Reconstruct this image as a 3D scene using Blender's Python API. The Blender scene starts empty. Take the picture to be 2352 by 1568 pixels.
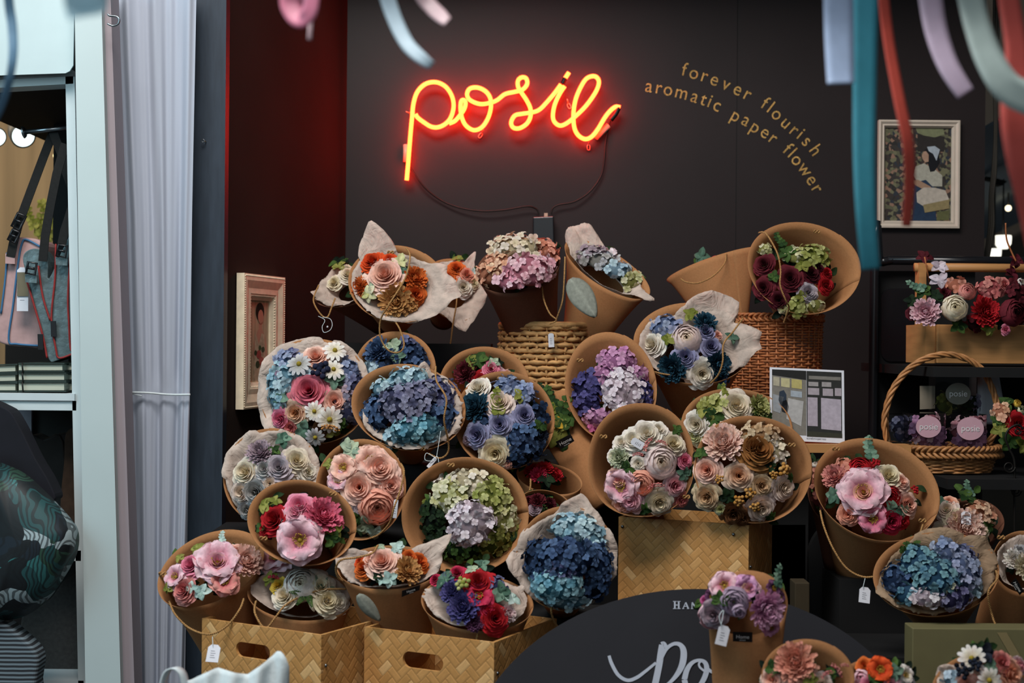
import bpy, math, random
import numpy as np
from mathutils import Matrix, Vector, Euler

# ------------------------------------------------------------------ camera, world, lights, exposure
SC = bpy.context.scene
COL = SC.collection
F = 3267.0                      # focal length in pixels of the 2352 px wide frame (50 mm on 36 mm)
CAMP = Vector((0.0, 0.0, 1.5))
ROLL = math.radians(0.5)
cd = bpy.data.cameras.new('camera'); cam = bpy.data.objects.new('camera', cd); COL.objects.link(cam)
cd.sensor_width = 36.0; cd.lens = 50.0
cam.location = CAMP
CR = Matrix.Rotation(math.radians(90), 3, 'X') @ Matrix.Rotation(ROLL, 3, 'Z')
cam.rotation_euler = CR.to_euler()
cd.dof.use_dof = True; cd.dof.focus_distance = 2.85; cd.dof.aperture_fstop = 5.0
cd.clip_start = 0.05; cd.clip_end = 60
SC.camera = cam
SC.view_settings.view_transform = 'Standard'
SC.view_settings.look = 'None'
SC.view_settings.exposure = 0.0
SC.view_settings.gamma = 1.0
SC.view_settings.use_curve_mapping = False
w = bpy.data.worlds.new('evening_sky'); SC.world = w; w.use_nodes = True
w.node_tree.nodes['Background'].inputs[0].default_value = (0.50, 0.60, 0.66, 1)
w.node_tree.nodes['Background'].inputs[1].default_value = 0.075

def area(name, loc, target, sx, sy, energy, col):
    l = bpy.data.lights.new(name, 'AREA'); l.shape = 'RECTANGLE'; l.size = sx; l.size_y = sy
    l.energy = energy; l.color = col
    o = bpy.data.objects.new(name, l); COL.objects.link(o); o.location = loc
    d = Vector(target) - Vector(loc)
    o.rotation_euler = d.to_track_quat('-Z', 'Y').to_euler()
    return o
area('street_daylight', (-0.55, 1.15, 3.7), (-0.08, 2.95, 1.25), 1.6, 0.9, 86, (1.0, 0.965, 0.93))
area('front_fill', (-0.2, -0.3, 2.4), (0.1, 2.2, 1.6), 2.2, 1.2, 9, (0.86, 0.95, 1.0))  # soft fill added behind the camera to brighten the ribbons and fronts
area('side_daylight', (-2.1, 1.5, 2.4), (-0.85, 3.0, 1.6), 1.0, 1.4, 20, (0.55, 0.86, 1.0))
area('stall_ceiling_light', (-1.75, 3.9, 2.3), (-1.3, 4.6, 1.4), 0.7, 0.5, 5, (1.0, 0.80, 0.55))

# ------------------------------------------------------------------ helpers
def ray(px, py):
    return CR @ Vector(((px - 1176.0) / F, (784.0 - py) / F, -1.0))
def at(px, py, Y):
    d = ray(px, py); return CAMP + d * (Y / d.y)
def onplane(px, py, c, n):
    d = ray(px, py); return CAMP + d * ((c - CAMP).dot(n) / d.dot(n))
def H(h):
    h = h.lstrip('#'); r = [int(h[i:i+2], 16) / 255.0 for i in (0, 2, 4)]
    return np.array([x / 12.92 if x <= .04045 else ((x + .055) / 1.055) ** 2.4 for x in r])
rng = np.random.default_rng(7)
OFF = {}                        # world offset of every object's origin

def tag(o, label=None, cat=None, group=None, kind=None):
    if label: o['label'] = label
    if cat: o['category'] = cat
    if group: o['group'] = group
    if kind: o['kind'] = kind
    return o
def thing(name, label, cat, loc, group=None):
    o = bpy.data.objects.new(name, None); COL.objects.link(o)
    o.location = loc; o.empty_display_size = .02; OFF[o.name] = Vector(loc)
    return tag(o, label, cat, group)

class MB:
    def __init__(s): s.v = []; s.f = []; s.c = []; s.n = 0
    def add(s, v, f, c=(1, 1, 1)):
        v = np.asarray(v, float).reshape(-1, 3); c = np.asarray(c, float)
        if c.ndim == 1: c = np.tile(c, (len(v), 1))
        s.v.append(v); s.c.append(c); n = s.n
        s.f.extend([tuple(i + n for i in q) for q in f]); s.n += len(v); return s
    def build(s, name, m, parent=None, smooth=True, origin=None, solid=0, bevel=0, label=None):
        v = np.concatenate(s.v); c = np.concatenate(s.c)
        if parent is not None: off = OFF[parent.name]
        elif origin is not None: off = Vector(origin)
        else: off = Vector((v[:, 0].mean(), v[:, 1].mean(), v[:, 2].min()))
        me = bpy.data.meshes.new(name)
        me.from_pydata((v - np.array(off)).tolist(), [], s.f); me.update()
        a = me.color_attributes.new('Col', 'FLOAT_COLOR', 'POINT')
        a.data.foreach_set('color', np.concatenate([c, np.ones((len(c), 1))], 1).astype(np.float32).ravel())
        if smooth: me.polygons.foreach_set('use_smooth', [True] * len(me.polygons))
        me.materials.append(m)
        o = bpy.data.objects.new(name, me); COL.objects.link(o)
        if parent is not None: o.parent = parent
        else: o.location = off
        OFF[o.name] = Vector(off)
        if solid:
            md = o.modifiers.new('thickness', 'SOLIDIFY'); md.thickness = solid; md.offset = 0
        if bevel:
            md = o.modifiers.new('bevel', 'BEVEL'); md.width = bevel; md.segments = 3; md.limit_method = 'ANGLE'
        if label: o['label'] = label
        return o

def grid_faces(nu, nv, wrap=False, o=0):
    f = []
    for j in range(nv - 1):
        for i in range(nu if wrap else nu - 1):
            a = j * nu + i; b = j * nu + (i + 1) % nu
            f.append((o + a, o + b, o + b + nu, o + a + nu))
    return f
def smoothpath(pts, sub=6, closed=False):
    P = [Vector(p) for p in pts]; out = []; n = len(P)
    rngi = range(n if closed else n - 1)
    for i in rngi:
        if closed: p0, p1, p2, p3 = P[i-1], P[i], P[(i+1) % n], P[(i+2) % n]
        else: p0 = P[max(i-1, 0)]; p1 = P[i]; p2 = P[i+1]; p3 = P[min(i+2, n-1)]
        for k in range(sub):
            t = k / sub
            out.append(0.5 * ((2*p1) + (p2-p0)*t + (2*p0-5*p1+4*p2-p3)*t*t + (3*p1-p0-3*p2+p3)*t**3))
    if not closed: out.append(P[-1].copy())
    return out
def tube(mb, path, r, n=8, col=(1, 1, 1), closed=False, twist=0.0, off=0.0, phase=0.0, rs=None):
    P = [Vector(p) for p in path]; m = len(P); V = []
    up = None; dist = 0
    for i in range(m):
        a = P[(i-1) % m] if (closed or i > 0) else P[0]; b = P[(i+1) % m] if (closed or i < m-1) else P[-1]
        t = (b - a)
        t = t.normalized() if t.length > 1e-9 else Vector((0, 0, 1))
        if up is None:
            up = t.orthogonal().normalized()
        up = (up - t * up.dot(t)); up = up.normalized() if up.length > 1e-6 else t.orthogonal().normalized()
        s = t.cross(up)
        if i > 0: dist += (P[i] - P[i-1]).length
        c = P[i]
        if off: ang = twist * dist + phase; c = c + (up * math.cos(ang) + s * math.sin(ang)) * off
        rr = rs[i] if rs is not None else r
        for k in range(n):
            an = 2 * math.pi * k / n
            V.append(c + (up * math.cos(an) + s * math.sin(an)) * rr)
    fs = grid_faces(n, m, True)
    if closed:
        for k in range(n): fs.append(((m-1)*n+k, (m-1)*n+(k+1) % n, (k+1) % n, k))
    else:
        fs.append(tuple(range(n-1, -1, -1))); fs.append(tuple((m-1)*n+k for k in range(n)))
    mb.add(V, fs, col); return mb
def twine(mb, path, r=.0016):
    tube(mb, path, r * .72, 5, twist=900, off=r * .55)
    tube(mb, path, r * .72, 5, twist=900, off=r * .55, phase=math.pi)
    return mb
def resample(path, step):
    P = [Vector(p) for p in path]; out = [P[0]]; acc = 0
    for i in range(1, len(P)):
        d = (P[i] - P[i-1]).length
        if d < 1e-9: continue
        t = step - acc
        while t < d:
            out.append(P[i-1].lerp(P[i], t / d)); t += step
        acc = (acc + d) % step
    out.append(P[-1]); return out
def box(mb, x0, x1, y0, y1, z0, z1, col=(1, 1, 1)):
    v = [(x0,y0,z0),(x1,y0,z0),(x1,y1,z0),(x0,y1,z0),(x0,y0,z1),(x1,y0,z1),(x1,y1,z1),(x0,y1,z1)]
    mb.add(v, [(0,3,2,1),(4,5,6,7),(0,1,5,4),(1,2,6,5),(2,3,7,6),(3,0,4,7)], col); return mb
def prism(mb, front, back, col=(1, 1, 1)):
    n = len(front); v = list(front) + list(back)
    f = [tuple(range(n)), tuple(range(2*n-1, n-1, -1))] + [(i, i+n, (i+1) % n + n, (i+1) % n) for i in range(n)]
    mb.add([tuple(p) for p in v], f, col); return mb
def slab(mb, pix, Y, th, col=(1, 1, 1)):
    """a real-size plate on the plane at distance Y, TH metres thick behind it"""
    fr = [at(px, py, Y) for px, py in pix]
    bk = [p + Vector((0, th, 0)) for p in fr]
    return prism(mb, fr, bk, col)
def sphere(mb, c, r, n=10, col=(1, 1, 1), sc=(1, 1, 1)):
    V = []; m = max(4, n * 2 // 3)
    for j in range(m + 1):
        th = math.pi * j / m
        for i in range(n):
            ph = 2 * math.pi * i / n
            V.append((c[0] + r*sc[0]*math.sin(th)*math.cos(ph), c[1] + r*sc[1]*math.sin(th)*math.sin(ph), c[2] + r*sc[2]*math.cos(th)))
    mb.add(V, grid_faces(n, m + 1, True), col); return mb

# ------------------------------------------------------------------ materials
def newmat(name):
    m = bpy.data.materials.new(name); m.use_nodes = True
    nt = m.node_tree; b = nt.nodes['Principled BSDF']; return m, nt, b
def pm(name, hexc, rough=.7, var=.12, scale=30, bump=.15, metal=0, spec=.3, stretch=(1, 1, 1), detail=4, alpha=None, trans=0):
    m, nt, b = newmat(name); N = nt.nodes; L = nt.links
    c = H(hexc) if isinstance(hexc, str) else np.array(hexc)
    tc = N.new('ShaderNodeTexCoord'); mp = N.new('ShaderNodeMapping'); mp.inputs['Scale'].default_value = stretch
    nz = N.new('ShaderNodeTexNoise'); nz.inputs['Scale'].default_value = scale; nz.inputs['Detail'].default_value = detail
    L.new(tc.outputs['Object'], mp.inputs[0]); L.new(mp.outputs[0], nz.inputs['Vector'])
    cr = N.new('ShaderNodeValToRGB'); cr.color_ramp.elements[0].position = .3; cr.color_ramp.elements[1].position = .7
    cr.color_ramp.elements[0].color = (*np.clip(c * (1 - var), 0, 1), 1); cr.color_ramp.elements[1].color = (*np.clip(c * (1 + var), 0, 1), 1)
    L.new(nz.outputs['Fac'], cr.inputs[0]); L.new(cr.outputs[0], b.inputs['Base Color'])
    b.inputs['Roughness'].default_value = rough; b.inputs['Metallic'].default_value = metal
    b.inputs['Specular IOR Level'].default_value = spec
    if trans: b.inputs['Transmission Weight'].default_value = trans
    if bump:
        bp = N.new('ShaderNodeBump'); bp.inputs['Strength'].default_value = bump; bp.inputs['Distance'].default_value = .002
        L.new(nz.outputs['Fac'], bp.inputs['Height']); L.new(bp.outputs[0], b.inputs['Normal'])
    return m
def emit(name, col, strength):
    m, nt, b = newmat(name)
    b.inputs['Base Color'].default_value = (*col, 1); b.inputs['Emission Color'].default_value = (*col, 1)
    b.inputs['Emission Strength'].default_value = strength; return m
class NX:
    """tiny math-node expression helper"""
    def __init__(s, nt): s.nt = nt
    def op(s, o, a, b=None, c=None):
        n = s.nt.nodes.new('ShaderNodeMath'); n.operation = o
        for i, x in enumerate((a, b, c)):
            if x is None: continue
            if hasattr(x, 'is_output'): s.nt.links.new(x, n.inputs[i])
            else: n.inputs[i].default_value = x
        return n.outputs[0]
def petal_mat():
    m, nt, b = newmat('petal_paper'); N = nt.nodes; L = nt.links
    at_ = N.new('ShaderNodeAttribute'); at_.attribute_name = 'Col'
    nz = N.new('ShaderNodeTexNoise'); nz.inputs['Scale'].default_value = 160; nz.inputs['Detail'].default_value = 3
    tc = N.new('ShaderNodeTexCoord'); L.new(tc.outputs['Object'], nz.inputs['Vector'])
    mr = N.new('ShaderNodeMapRange'); mr.inputs[1].default_value = .3; mr.inputs[2].default_value = .7; mr.inputs[3].default_value = .82; mr.inputs[4].default_value = 1.1
    L.new(nz.outputs['Fac'], mr.inputs[0])
    mx = N.new('ShaderNodeVectorMath'); mx.operation = 'SCALE'; L.new(at_.outputs['Color'], mx.inputs[0]); L.new(mr.outputs[0], mx.inputs['Scale'])
    L.new(mx.outputs[0], b.inputs['Base Color']); b.inputs['Roughness'].default_value = .75; b.inputs['Specular IOR Level'].default_value = .15
    bp = N.new('ShaderNodeBump'); bp.inputs['Strength'].default_value = .35; bp.inputs['Distance'].default_value = .0012
    L.new(nz.outputs['Fac'], bp.inputs['Height']); L.new(bp.outputs[0], b.inputs['Normal'])
    tr = N.new('ShaderNodeBsdfTranslucent'); L.new(mx.outputs[0], tr.inputs['Color'])
    ms = N.new('ShaderNodeMixShader'); ms.inputs[0].default_value = .18
    L.new(b.outputs[0], ms.inputs[1]); L.new(tr.outputs[0], ms.inputs[2]); L.new(ms.outputs[0], N['Material Output'].inputs[0])
    return m
def tissue_mat(name, hexc):
    m, nt, b = newmat(name); N = nt.nodes; L = nt.links; c = H(hexc)
    nz = N.new('ShaderNodeTexNoise'); nz.inputs['Scale'].default_value = 55; nz.inputs['Detail'].default_value = 8
    tc = N.new('ShaderNodeTexCoord'); L.new(tc.outputs['Object'], nz.inputs['Vector'])
    cr = N.new('ShaderNodeValToRGB'); cr.color_ramp.elements[0].color = (*c*.85, 1); cr.color_ramp.elements[1].color = (*np.clip(c*1.1, 0, 1), 1)
    cr.color_ramp.elements[0].position = .35; cr.color_ramp.elements[1].position = .65
    L.new(nz.outputs['Fac'], cr.inputs[0]); L.new(cr.outputs[0], b.inputs['Base Color'])
    b.inputs['Roughness'].default_value = .8; b.inputs['Specular IOR Level'].default_value = .1
    bp = N.new('ShaderNodeBump'); bp.inputs['Strength'].default_value = .8; bp.inputs['Distance'].default_value = .010
    n2 = N.new('ShaderNodeTexNoise'); n2.inputs['Distortion'].default_value = 1.2; n2.inputs['Scale'].default_value = 26; n2.inputs['Detail'].default_value = 3; L.new(tc.outputs['Object'], n2.inputs['Vector'])
    L.new(n2.outputs['Fac'], bp.inputs['Height']); L.new(bp.outputs[0], b.inputs['Normal'])
    tr = N.new('ShaderNodeBsdfTranslucent'); L.new(cr.outputs[0], tr.inputs['Color'])
    ms = N.new('ShaderNodeMixShader'); ms.inputs[0].default_value = .35
    L.new(b.outputs[0], ms.inputs[1]); L.new(tr.outputs[0], ms.inputs[2]); L.new(ms.outputs[0], N['Material Output'].inputs[0])
    return m
def bamboo_mat():
    """herringbone-plaited bamboo strips, in the two UV-like object axes given by an attribute-free planar map"""
    m, nt, b = newmat('plaited_bamboo'); N = nt.nodes; L = nt.links; X = NX(nt)
    uv = N.new('ShaderNodeUVMap'); uv.uv_map = 'UV'
    sp = N.new('ShaderNodeSeparateXYZ'); L.new(uv.outputs[0], sp.inputs[0])
    u = X.op('MULTIPLY', X.op('ADD', sp.outputs[0], sp.outputs[1]), .7071 / .0135)
    v = X.op('MULTIPLY', X.op('SUBTRACT', sp.outputs[1], sp.outputs[0]), .7071 / .0135)
    u = X.op('ADD', u, 600.0); v = X.op('ADD', v, 600.0)
    i = X.op('FLOOR', u); j = X.op('FLOOR', v)
    fu = X.op('SUBTRACT', u, i); fv = X.op('SUBTRACT', v, j)
    t = X.op('FLOORED_MODULO', X.op('SUBTRACT', i, j), 4.0)
    hor = X.op('LESS_THAN', t, 1.5)
    inv = X.op('SUBTRACT', 1.0, hor)
    # id
    hx = X.op('SUBTRACT', i, t); vy = X.op('SUBTRACT', j, X.op('SUBTRACT', 3.0, t))
    ix = X.op('ADD', X.op('MULTIPLY', hx, hor), X.op('MULTIPLY', i, inv))
    iy = X.op('ADD', X.op('MULTIPLY', j, hor), X.op('MULTIPLY', vy, inv))
    # along/across in the strip
    al = X.op('ADD', X.op('MULTIPLY', X.op('ADD', fu, t), hor), X.op('MULTIPLY', X.op('ADD', fv, X.op('SUBTRACT', 3.0, t)), inv))
    ac = X.op('ADD', X.op('MULTIPLY', fv, hor), X.op('MULTIPLY', fu, inv))
    e1 = X.op('MINIMUM', ac, X.op('SUBTRACT', 1.0, ac)); e2 = X.op('MINIMUM', al, X.op('SUBTRACT', 2.0, al))
    e = X.op('MINIMUM', e1, e2)
    cx = N.new('ShaderNodeCombineXYZ'); L.new(ix, cx.inputs[0]); L.new(iy, cx.inputs[1]); L.new(hor, cx.inputs[2])
    wn = N.new('ShaderNodeTexWhiteNoise'); L.new(cx.outputs[0], wn.inputs[0])
    cr = N.new('ShaderNodeValToRGB'); E = cr.color_ramp.elements
    E[0].position = 0; E[0].color = (*H('b9874e'), 1); E[1].position = 1; E[1].color = (*H('dcb078'), 1)
    k = E.new(.8); k.color = (*H('c9955a'), 1); k = E.new(.45); k.color = (*H('c08c52'), 1)
    L.new(wn.outputs['Value'], cr.inputs[0])
    # fibre streaks
    c2 = N.new('ShaderNodeCombineXYZ'); L.new(X.op('MULTIPLY', al, .6), c2.inputs[0]); L.new(X.op('MULTIPLY', ac, 9.0), c2.inputs[1]); L.new(wn.outputs['Value'], c2.inputs[2])
    nz = N.new('ShaderNodeTexNoise'); nz.inputs['Scale'].default_value = 2.2; L.new(c2.outputs[0], nz.inputs['Vector'])
    gr = X.op('MULTIPLY', X.op('MINIMUM', X.op('MULTIPLY', e, 22.0), 1.0), X.op('ADD', .72, X.op('MULTIPLY', nz.outputs['Fac'], .55)))
    gr = X.op('MAXIMUM', gr, .66)
    mx = N.new('ShaderNodeVectorMath'); mx.operation = 'SCALE'; L.new(cr.outputs[0], mx.inputs[0]); L.new(gr, mx.inputs['Scale'])
    L.new(mx.outputs[0], b.inputs['Base Color']); b.inputs['Roughness'].default_value = .45; b.inputs['Specular IOR Level'].default_value = .35
    bp = N.new('ShaderNodeBump'); bp.inputs['Strength'].default_value = .35; bp.inputs['Distance'].default_value = .0012
    L.new(X.op('ADD', X.op('MINIMUM', X.op('MULTIPLY', e, 5.0), 1.0), X.op('MULTIPLY', al, .15)), bp.inputs['Height']); L.new(bp.outputs[0], b.inputs['Normal'])
    return m
M = {}
M['petal'] = petal_mat()
M['kraft'] = pm('kraft_paper', 'a5744c', .85, .07, 260, .08, spec=.15)
M['kraft_dark'] = pm('brown_kraft_paper', '6b4636', .85, .07, 260, .08, spec=.15)
M['tissue'] = tissue_mat('cream_tissue_paper', 'dccabd')
M['tissue_warm'] = tissue_mat('buff_tissue_paper', 'b89c80')
M['twine'] = pm('jute_twine', 'a37b4c', .9, .3, 300, .3)
M['bamboo'] = bamboo_mat()
M['wall'] = pm('dark_painted_board', '272020', .55, .12, 3, .03, spec=.25)
M['wall'].node_tree.nodes['Principled BSDF'].inputs['Roughness'].default_value = .42; M['wall_side'] = pm('dark_painted_side_board', '302825', .9, .12, 3, .03, spec=.03)
M['blackboard'] = pm('black_sign_board', '26262b', .7, .08, 8, .05)
M['black'] = pm('black_matte', '121213', .8, .2, 10, .1)
M['blackgloss'] = pm('black_gloss_metal', '17171a', .25, .1, 10, 0, spec=.5)
M['post'] = pm('scuffed_daylit_post', '2f3a46', .5, .22, 14, .1, stretch=(6, 1, .7), detail=8)  # blue of the outside daylight is put into the post's colour
M['white_metal'] = pm('white_painted_metal', 'c9d3d4', .4, .03, 10, .02)
M['white_board'] = pm('white_shelf_board', 'c6ced0', .5, .03, 10, .02)
M['sheer'] = pm('sheer_white_cloth', 'a9b0be', .85, .04, 5, .03, stretch=(5, 5, .4))
M['canvas'] = pm('white_canvas', 'cfdadd', .85, .05, 200, .2)
M['gold_wood'] = pm('carved_cream_gold', 'efe0c2', .45, .1, 60, .3, spec=.4)
M['wood'] = pm('pale_pine', 'b98552', .5, .1, 14, .08, stretch=(1, 1, 9))
M['wood_h'] = pm('pine_boards', 'b98552', .5, .12, 10, .08, stretch=(1, 6, 12))
M['white_frame'] = pm('white_picture_frame', 'c8b8a8', .5, .04, 40, .05)
M['paper_white'] = pm('white_card', 'd5d5dc', .7, .03, 60, .03)
M['ink'] = pm('grey_ink', '77777f', .8, .1, 60, 0)
M['label_black'] = pm('black_label', '151518', .5, .05, 60, 0)
M['white_print'] = pm('white_print', 'dcdcdc', .6, .03, 60, 0)
M['chalk'] = pm('pale_sign_paint', 'b9bfcc', .7, .04, 60, .04)
M['rope'] = pm('water_hyacinth_rope', 'b98d5a', .75, .35, 40, .5, stretch=(1, 1, 4))
M['wicker'] = pm('wicker_cane', 'a5653a', .55, .35, 60, .3, spec=.4)
M['wicker2'] = pm('willow_cane', 'a87446', .5, .3, 60, .3, spec=.4)
M['neon'] = emit('lit_neon_tube', (1.0, 1.0 / 50, .17 / 50), 50.0)
M['cable'] = pm('black_cable', '15120f', .5, .1, 60, 0)
M['clip'] = pm('neon_bracket_plastic', 'c9a58f', .4, .05, 60, 0)
M['steel'] = pm('steel', '8d9499', .3, .05, 60, 0, metal=1)
M['gold'] = pm('gold_foil_lettering', 'c09a5c', .3, .6, 500, 1.0, metal=1)
M['gold_bead'] = pm('gold_bead', 'c99a5a', .35, .1, 30, 0, metal=.7)
M['olive'] = pm('olive_card_box', '6a6444', .7, .06, 20, .05)
# ------------------------------------------------------------------ flowers: every builder returns (verts, faces, colours) with +Z the way the flower faces, radius 1
R = random.Random(11)
def mixc(a, b, t):
    t = np.asarray(t)[..., None]; return a * (1 - t) + b * t
def sstep(a, b, x):
    t = np.clip((x - a) / (b - a), 0, 1); return t * t * (3 - 2 * t)
def jitc(c, amt=.08):
    return np.clip(c * (1 + rng.uniform(-amt, amt)) * (1 + rng.uniform(-amt * .3, amt * .3, 3)), 0, 1)
def rose(mb, X, c0, c1, n=26, ruf=.05, full=1.0):
    nu, nv = 9, 6
    u = np.tile(np.linspace(-1, 1, nu), nv); v = np.repeat(np.linspace(0, 1, nv), nu); F_ = grid_faces(nu, nv)
    for k in range(n):
        t = (k + 1) / n; ph = k * 2.4 + rng.uniform(-.2, .2)
        wd = 1.5 - .75 * t
        rt = .07 + .93 * t ** .85 * rng.uniform(.94, 1.04); rb = .03 + .30 * t
        zt = .62 * full * (1 - t ** 1.5) - .02; zb = -.5
        vv = v * (1 - .16 * np.abs(u) ** 2.4)
        th = ph + u * wd * (.45 + .55 * np.sqrt(vv)) + .25 * vv * (1 - t)
        rho = rb + (rt - rb) * vv ** 1.25
        z = zb + (zt - zb) * vv ** .75
        cl = np.clip((v - .62) / .38, 0, 1)
        rho = rho + .09 * (t ** .6) * cl ** 1.5; z = z - (.02 + .13 * t) * cl ** 2
        rf = ruf * (.4 + t) * np.sin(u * rng.uniform(4, 8) + rng.uniform(0, 6)) * v ** 2
        z = z + rf; rho = rho * (1 + .5 * rf)
        V = np.stack([rho * np.cos(th), rho * np.sin(th), z], 1)
        cc = mixc(jitc(c0), jitc(c1), sstep(.35, 1, v) * (.25 + .75 * t))
        mb.add(V @ X[0].T + X[1], F_, np.clip(cc, 0, 1))
def cabbage(mb, X, c0, c1, n=30, ruf=.03):
    """globe peony / ranunculus: cupped shells closing over a ruffled heart"""
    nu, nv = 8, 6
    u = np.tile(np.linspace(-1, 1, nu), nv); v = np.repeat(np.linspace(0, 1, nv), nu); F_ = grid_faces(nu, nv)
    for k in range(n):
        t = (k + 1) / n; ph = k * 2.4 + rng.uniform(-.15, .15)
        s = .22 + .76 * t
        po = math.radians(12 + 44 * t ** 1.5) ; pb = math.radians(150)
        wd = .95
        vv = v * (1 - .12 * np.abs(u) ** 2.2)
        th = pb + (po - pb) * vv; az = ph + u * wd
        rr = s * (1 + ruf * np.sin(u * 7 + k) * v)
        V = np.stack([rr * np.sin(th) * np.cos(az), rr * np.sin(th) * np.sin(az), rr * np.cos(th) * .8 - .12 - .05 * (1 - t)], 1)
        cc = mixc(jitc(c0, .1), jitc(c1, .04), sstep(.0, .85, np.full_like(v, t)) * .9 + .1 * v)
        mb.add(V @ X[0].T + X[1], F_, np.clip(cc, 0, 1))
def mum(mb, X, c0, c1, n=130, wid=.075, curl=.3):
    nu, nv = 3, 5
    u = np.tile(np.linspace(-1, 1, nu), nv); v = np.repeat(np.linspace(0, 1, nv), nu); F_ = grid_faces(nu, nv)
    for k in range(n):
        t = (k + .5) / n; th = math.radians(4 + 92 * t ** .62); az = k * 2.39996 + rng.uniform(-.2, .2)
        L = .35 + .65 * t ** .4
        r = .12 + (L - .1) * v * rng.uniform(.9, 1.05)
        thh = th - curl * v ** 2 * rng.uniform(.3, 1.3)
        wv = wid * (.5 + 1.4 * v) * np.where(v > .9, .45, 1.0)
        a = np.sin(thh) * r; zc = np.cos(thh) * r * .75
        ca, sa = math.cos(az), math.sin(az)
        V = np.stack([a * ca - u * wv * sa, a * sa + u * wv * ca, zc + .05 * np.abs(u)], 1)
        cc = mixc(jitc(c0*.7, .12), jitc(c1, .12), sstep(.35, 1, v))  # petal bases darkened, depth between the petals put into the colour
        mb.add(V @ X[0].T + X[1], F_, np.clip(cc, 0, 1))
def petal_flat(mb, X, az, L, wd, c0, c1, up=.1, droop=.15, ruf=0, r0=.1, nu=5, nv=6, tip=.5):
    u = np.tile(np.linspace(-1, 1, nu), nv); v = np.repeat(np.linspace(0, 1, nv), nu)
    wv = wd * np.sin(np.pi * (.08 + (.92 - tip * .42) * v)) ** .7
    r = r0 + (L - r0) * v * (1 - .10 * np.abs(u) ** 2 * v)
    z = up * np.sin(v * 2.2) - droop * v ** 2 - .12 * wd * (1 - u ** 2) + ruf * np.sin(u * 5 + az * 7) * v ** 2
    ca, sa = math.cos(az), math.sin(az)
    V = np.stack([r * ca - u * wv * sa, r * sa + u * wv * ca, z], 1)
    mb.add(V @ X[0].T + X[1], grid_faces(nu, nv), np.clip(mixc(jitc(c0), jitc(c1), sstep(.1, .9, v)), 0, 1))
def daisy(mb, X, c0, c1, n=13):
    for k in range(n):
        petal_flat(mb, X, 2*math.pi*k/n + rng.uniform(-.08, .08), rng.uniform(.9, 1.05), .17, c0, c1, up=.12, droop=rng.uniform(0, .25), nu=3, nv=5)
def anemone(mb, X, c0, c1):
    for ring, (L, n, up, dr) in enumerate(((1.0, 6, .22, .12), (.82, 5, .42, .05))):
        for k in range(n):
            petal_flat(mb, X, 2*math.pi*(k + .5*ring)/n + rng.uniform(-.15, .15), L*rng.uniform(.93, 1.05), .56, c0, c1, up=up, droop=dr, ruf=.09, nu=8, nv=7, tip=.25)
def stamens(mb, X, c):
    sphere_l(mb, X, (0, 0, .08), .10, c)
    for k in range(26):
        a = k * 2.4; r = .12 + .16 * rng.uniform(.4, 1)
        p0 = np.array([0.05*math.cos(a), .05*math.sin(a), .05]); p1 = np.array([r*math.cos(a), r*math.sin(a), .22 + .05*rng.uniform()])
        d = np.array([-math.sin(a), math.cos(a), 0]) * .012
        V = np.array([p0-d, p0+d, p1+d, p1-d]); mb.add(V @ X[0].T + X[1], [(0, 1, 2, 3)], c * .7)
        sphere_l(mb, X, p1, .03, np.clip(c * 1.15, 0, 1), 5)
_SP = {}
def sphere_l(mb, X, c, r, col, n=8):
    if n not in _SP:
        t = MB(); sphere(t, (0, 0, 0), 1, n); _SP[n] = (t.v[0], t.f)
    v, f = _SP[n]; mb.add((v * r + np.asarray(c)) @ X[0].T + X[1], f, col)
def _floret():
    """four rounded, slightly cupped petals"""
    V = []; Fc = []; tv = []
    nu, nv = 4, 4
    for k in range(4):
        az = k * math.pi / 2 + .1
        u = np.tile(np.linspace(-1, 1, nu), nv); v = np.repeat(np.linspace(0, 1, nv), nu)
        wv = .46 * np.array([.18, .8, 1.05, .62])[np.repeat(np.arange(nv), nu)]
        r = .03 + .95 * v * (1 - .1 * np.abs(u) ** 2 * v)
        z = .10 * np.sin(v * 3) + .16 * (np.abs(u) ** 2) * v - .10 * v ** 2 + (.05 if k % 2 else 0)
        ca, sa = math.cos(az), math.sin(az)
        V.append(np.stack([r*ca - u*wv*sa, r*sa + u*wv*ca, z], 1)); Fc += grid_faces(nu, nv, o=k * nu * nv); tv.append(v)
    return np.concatenate(V), Fc, np.concatenate(tv)
_FV, _FF, _FT = _floret()
def frame_from(n, spin=None):
    n = np.asarray(n, float); n = n / np.linalg.norm(n)
    a = np.array([0, 0, 1.]) if abs(n[2]) < .9 else np.array([1., 0, 0])
    x = np.cross(a, n); x /= np.linalg.norm(x); y = np.cross(n, x)
    s = rng.uniform(0, 6.28) if spin is None else spin
    return np.stack([x*math.cos(s) + y*math.sin(s), -x*math.sin(s) + y*math.cos(s), n], 1)
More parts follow.
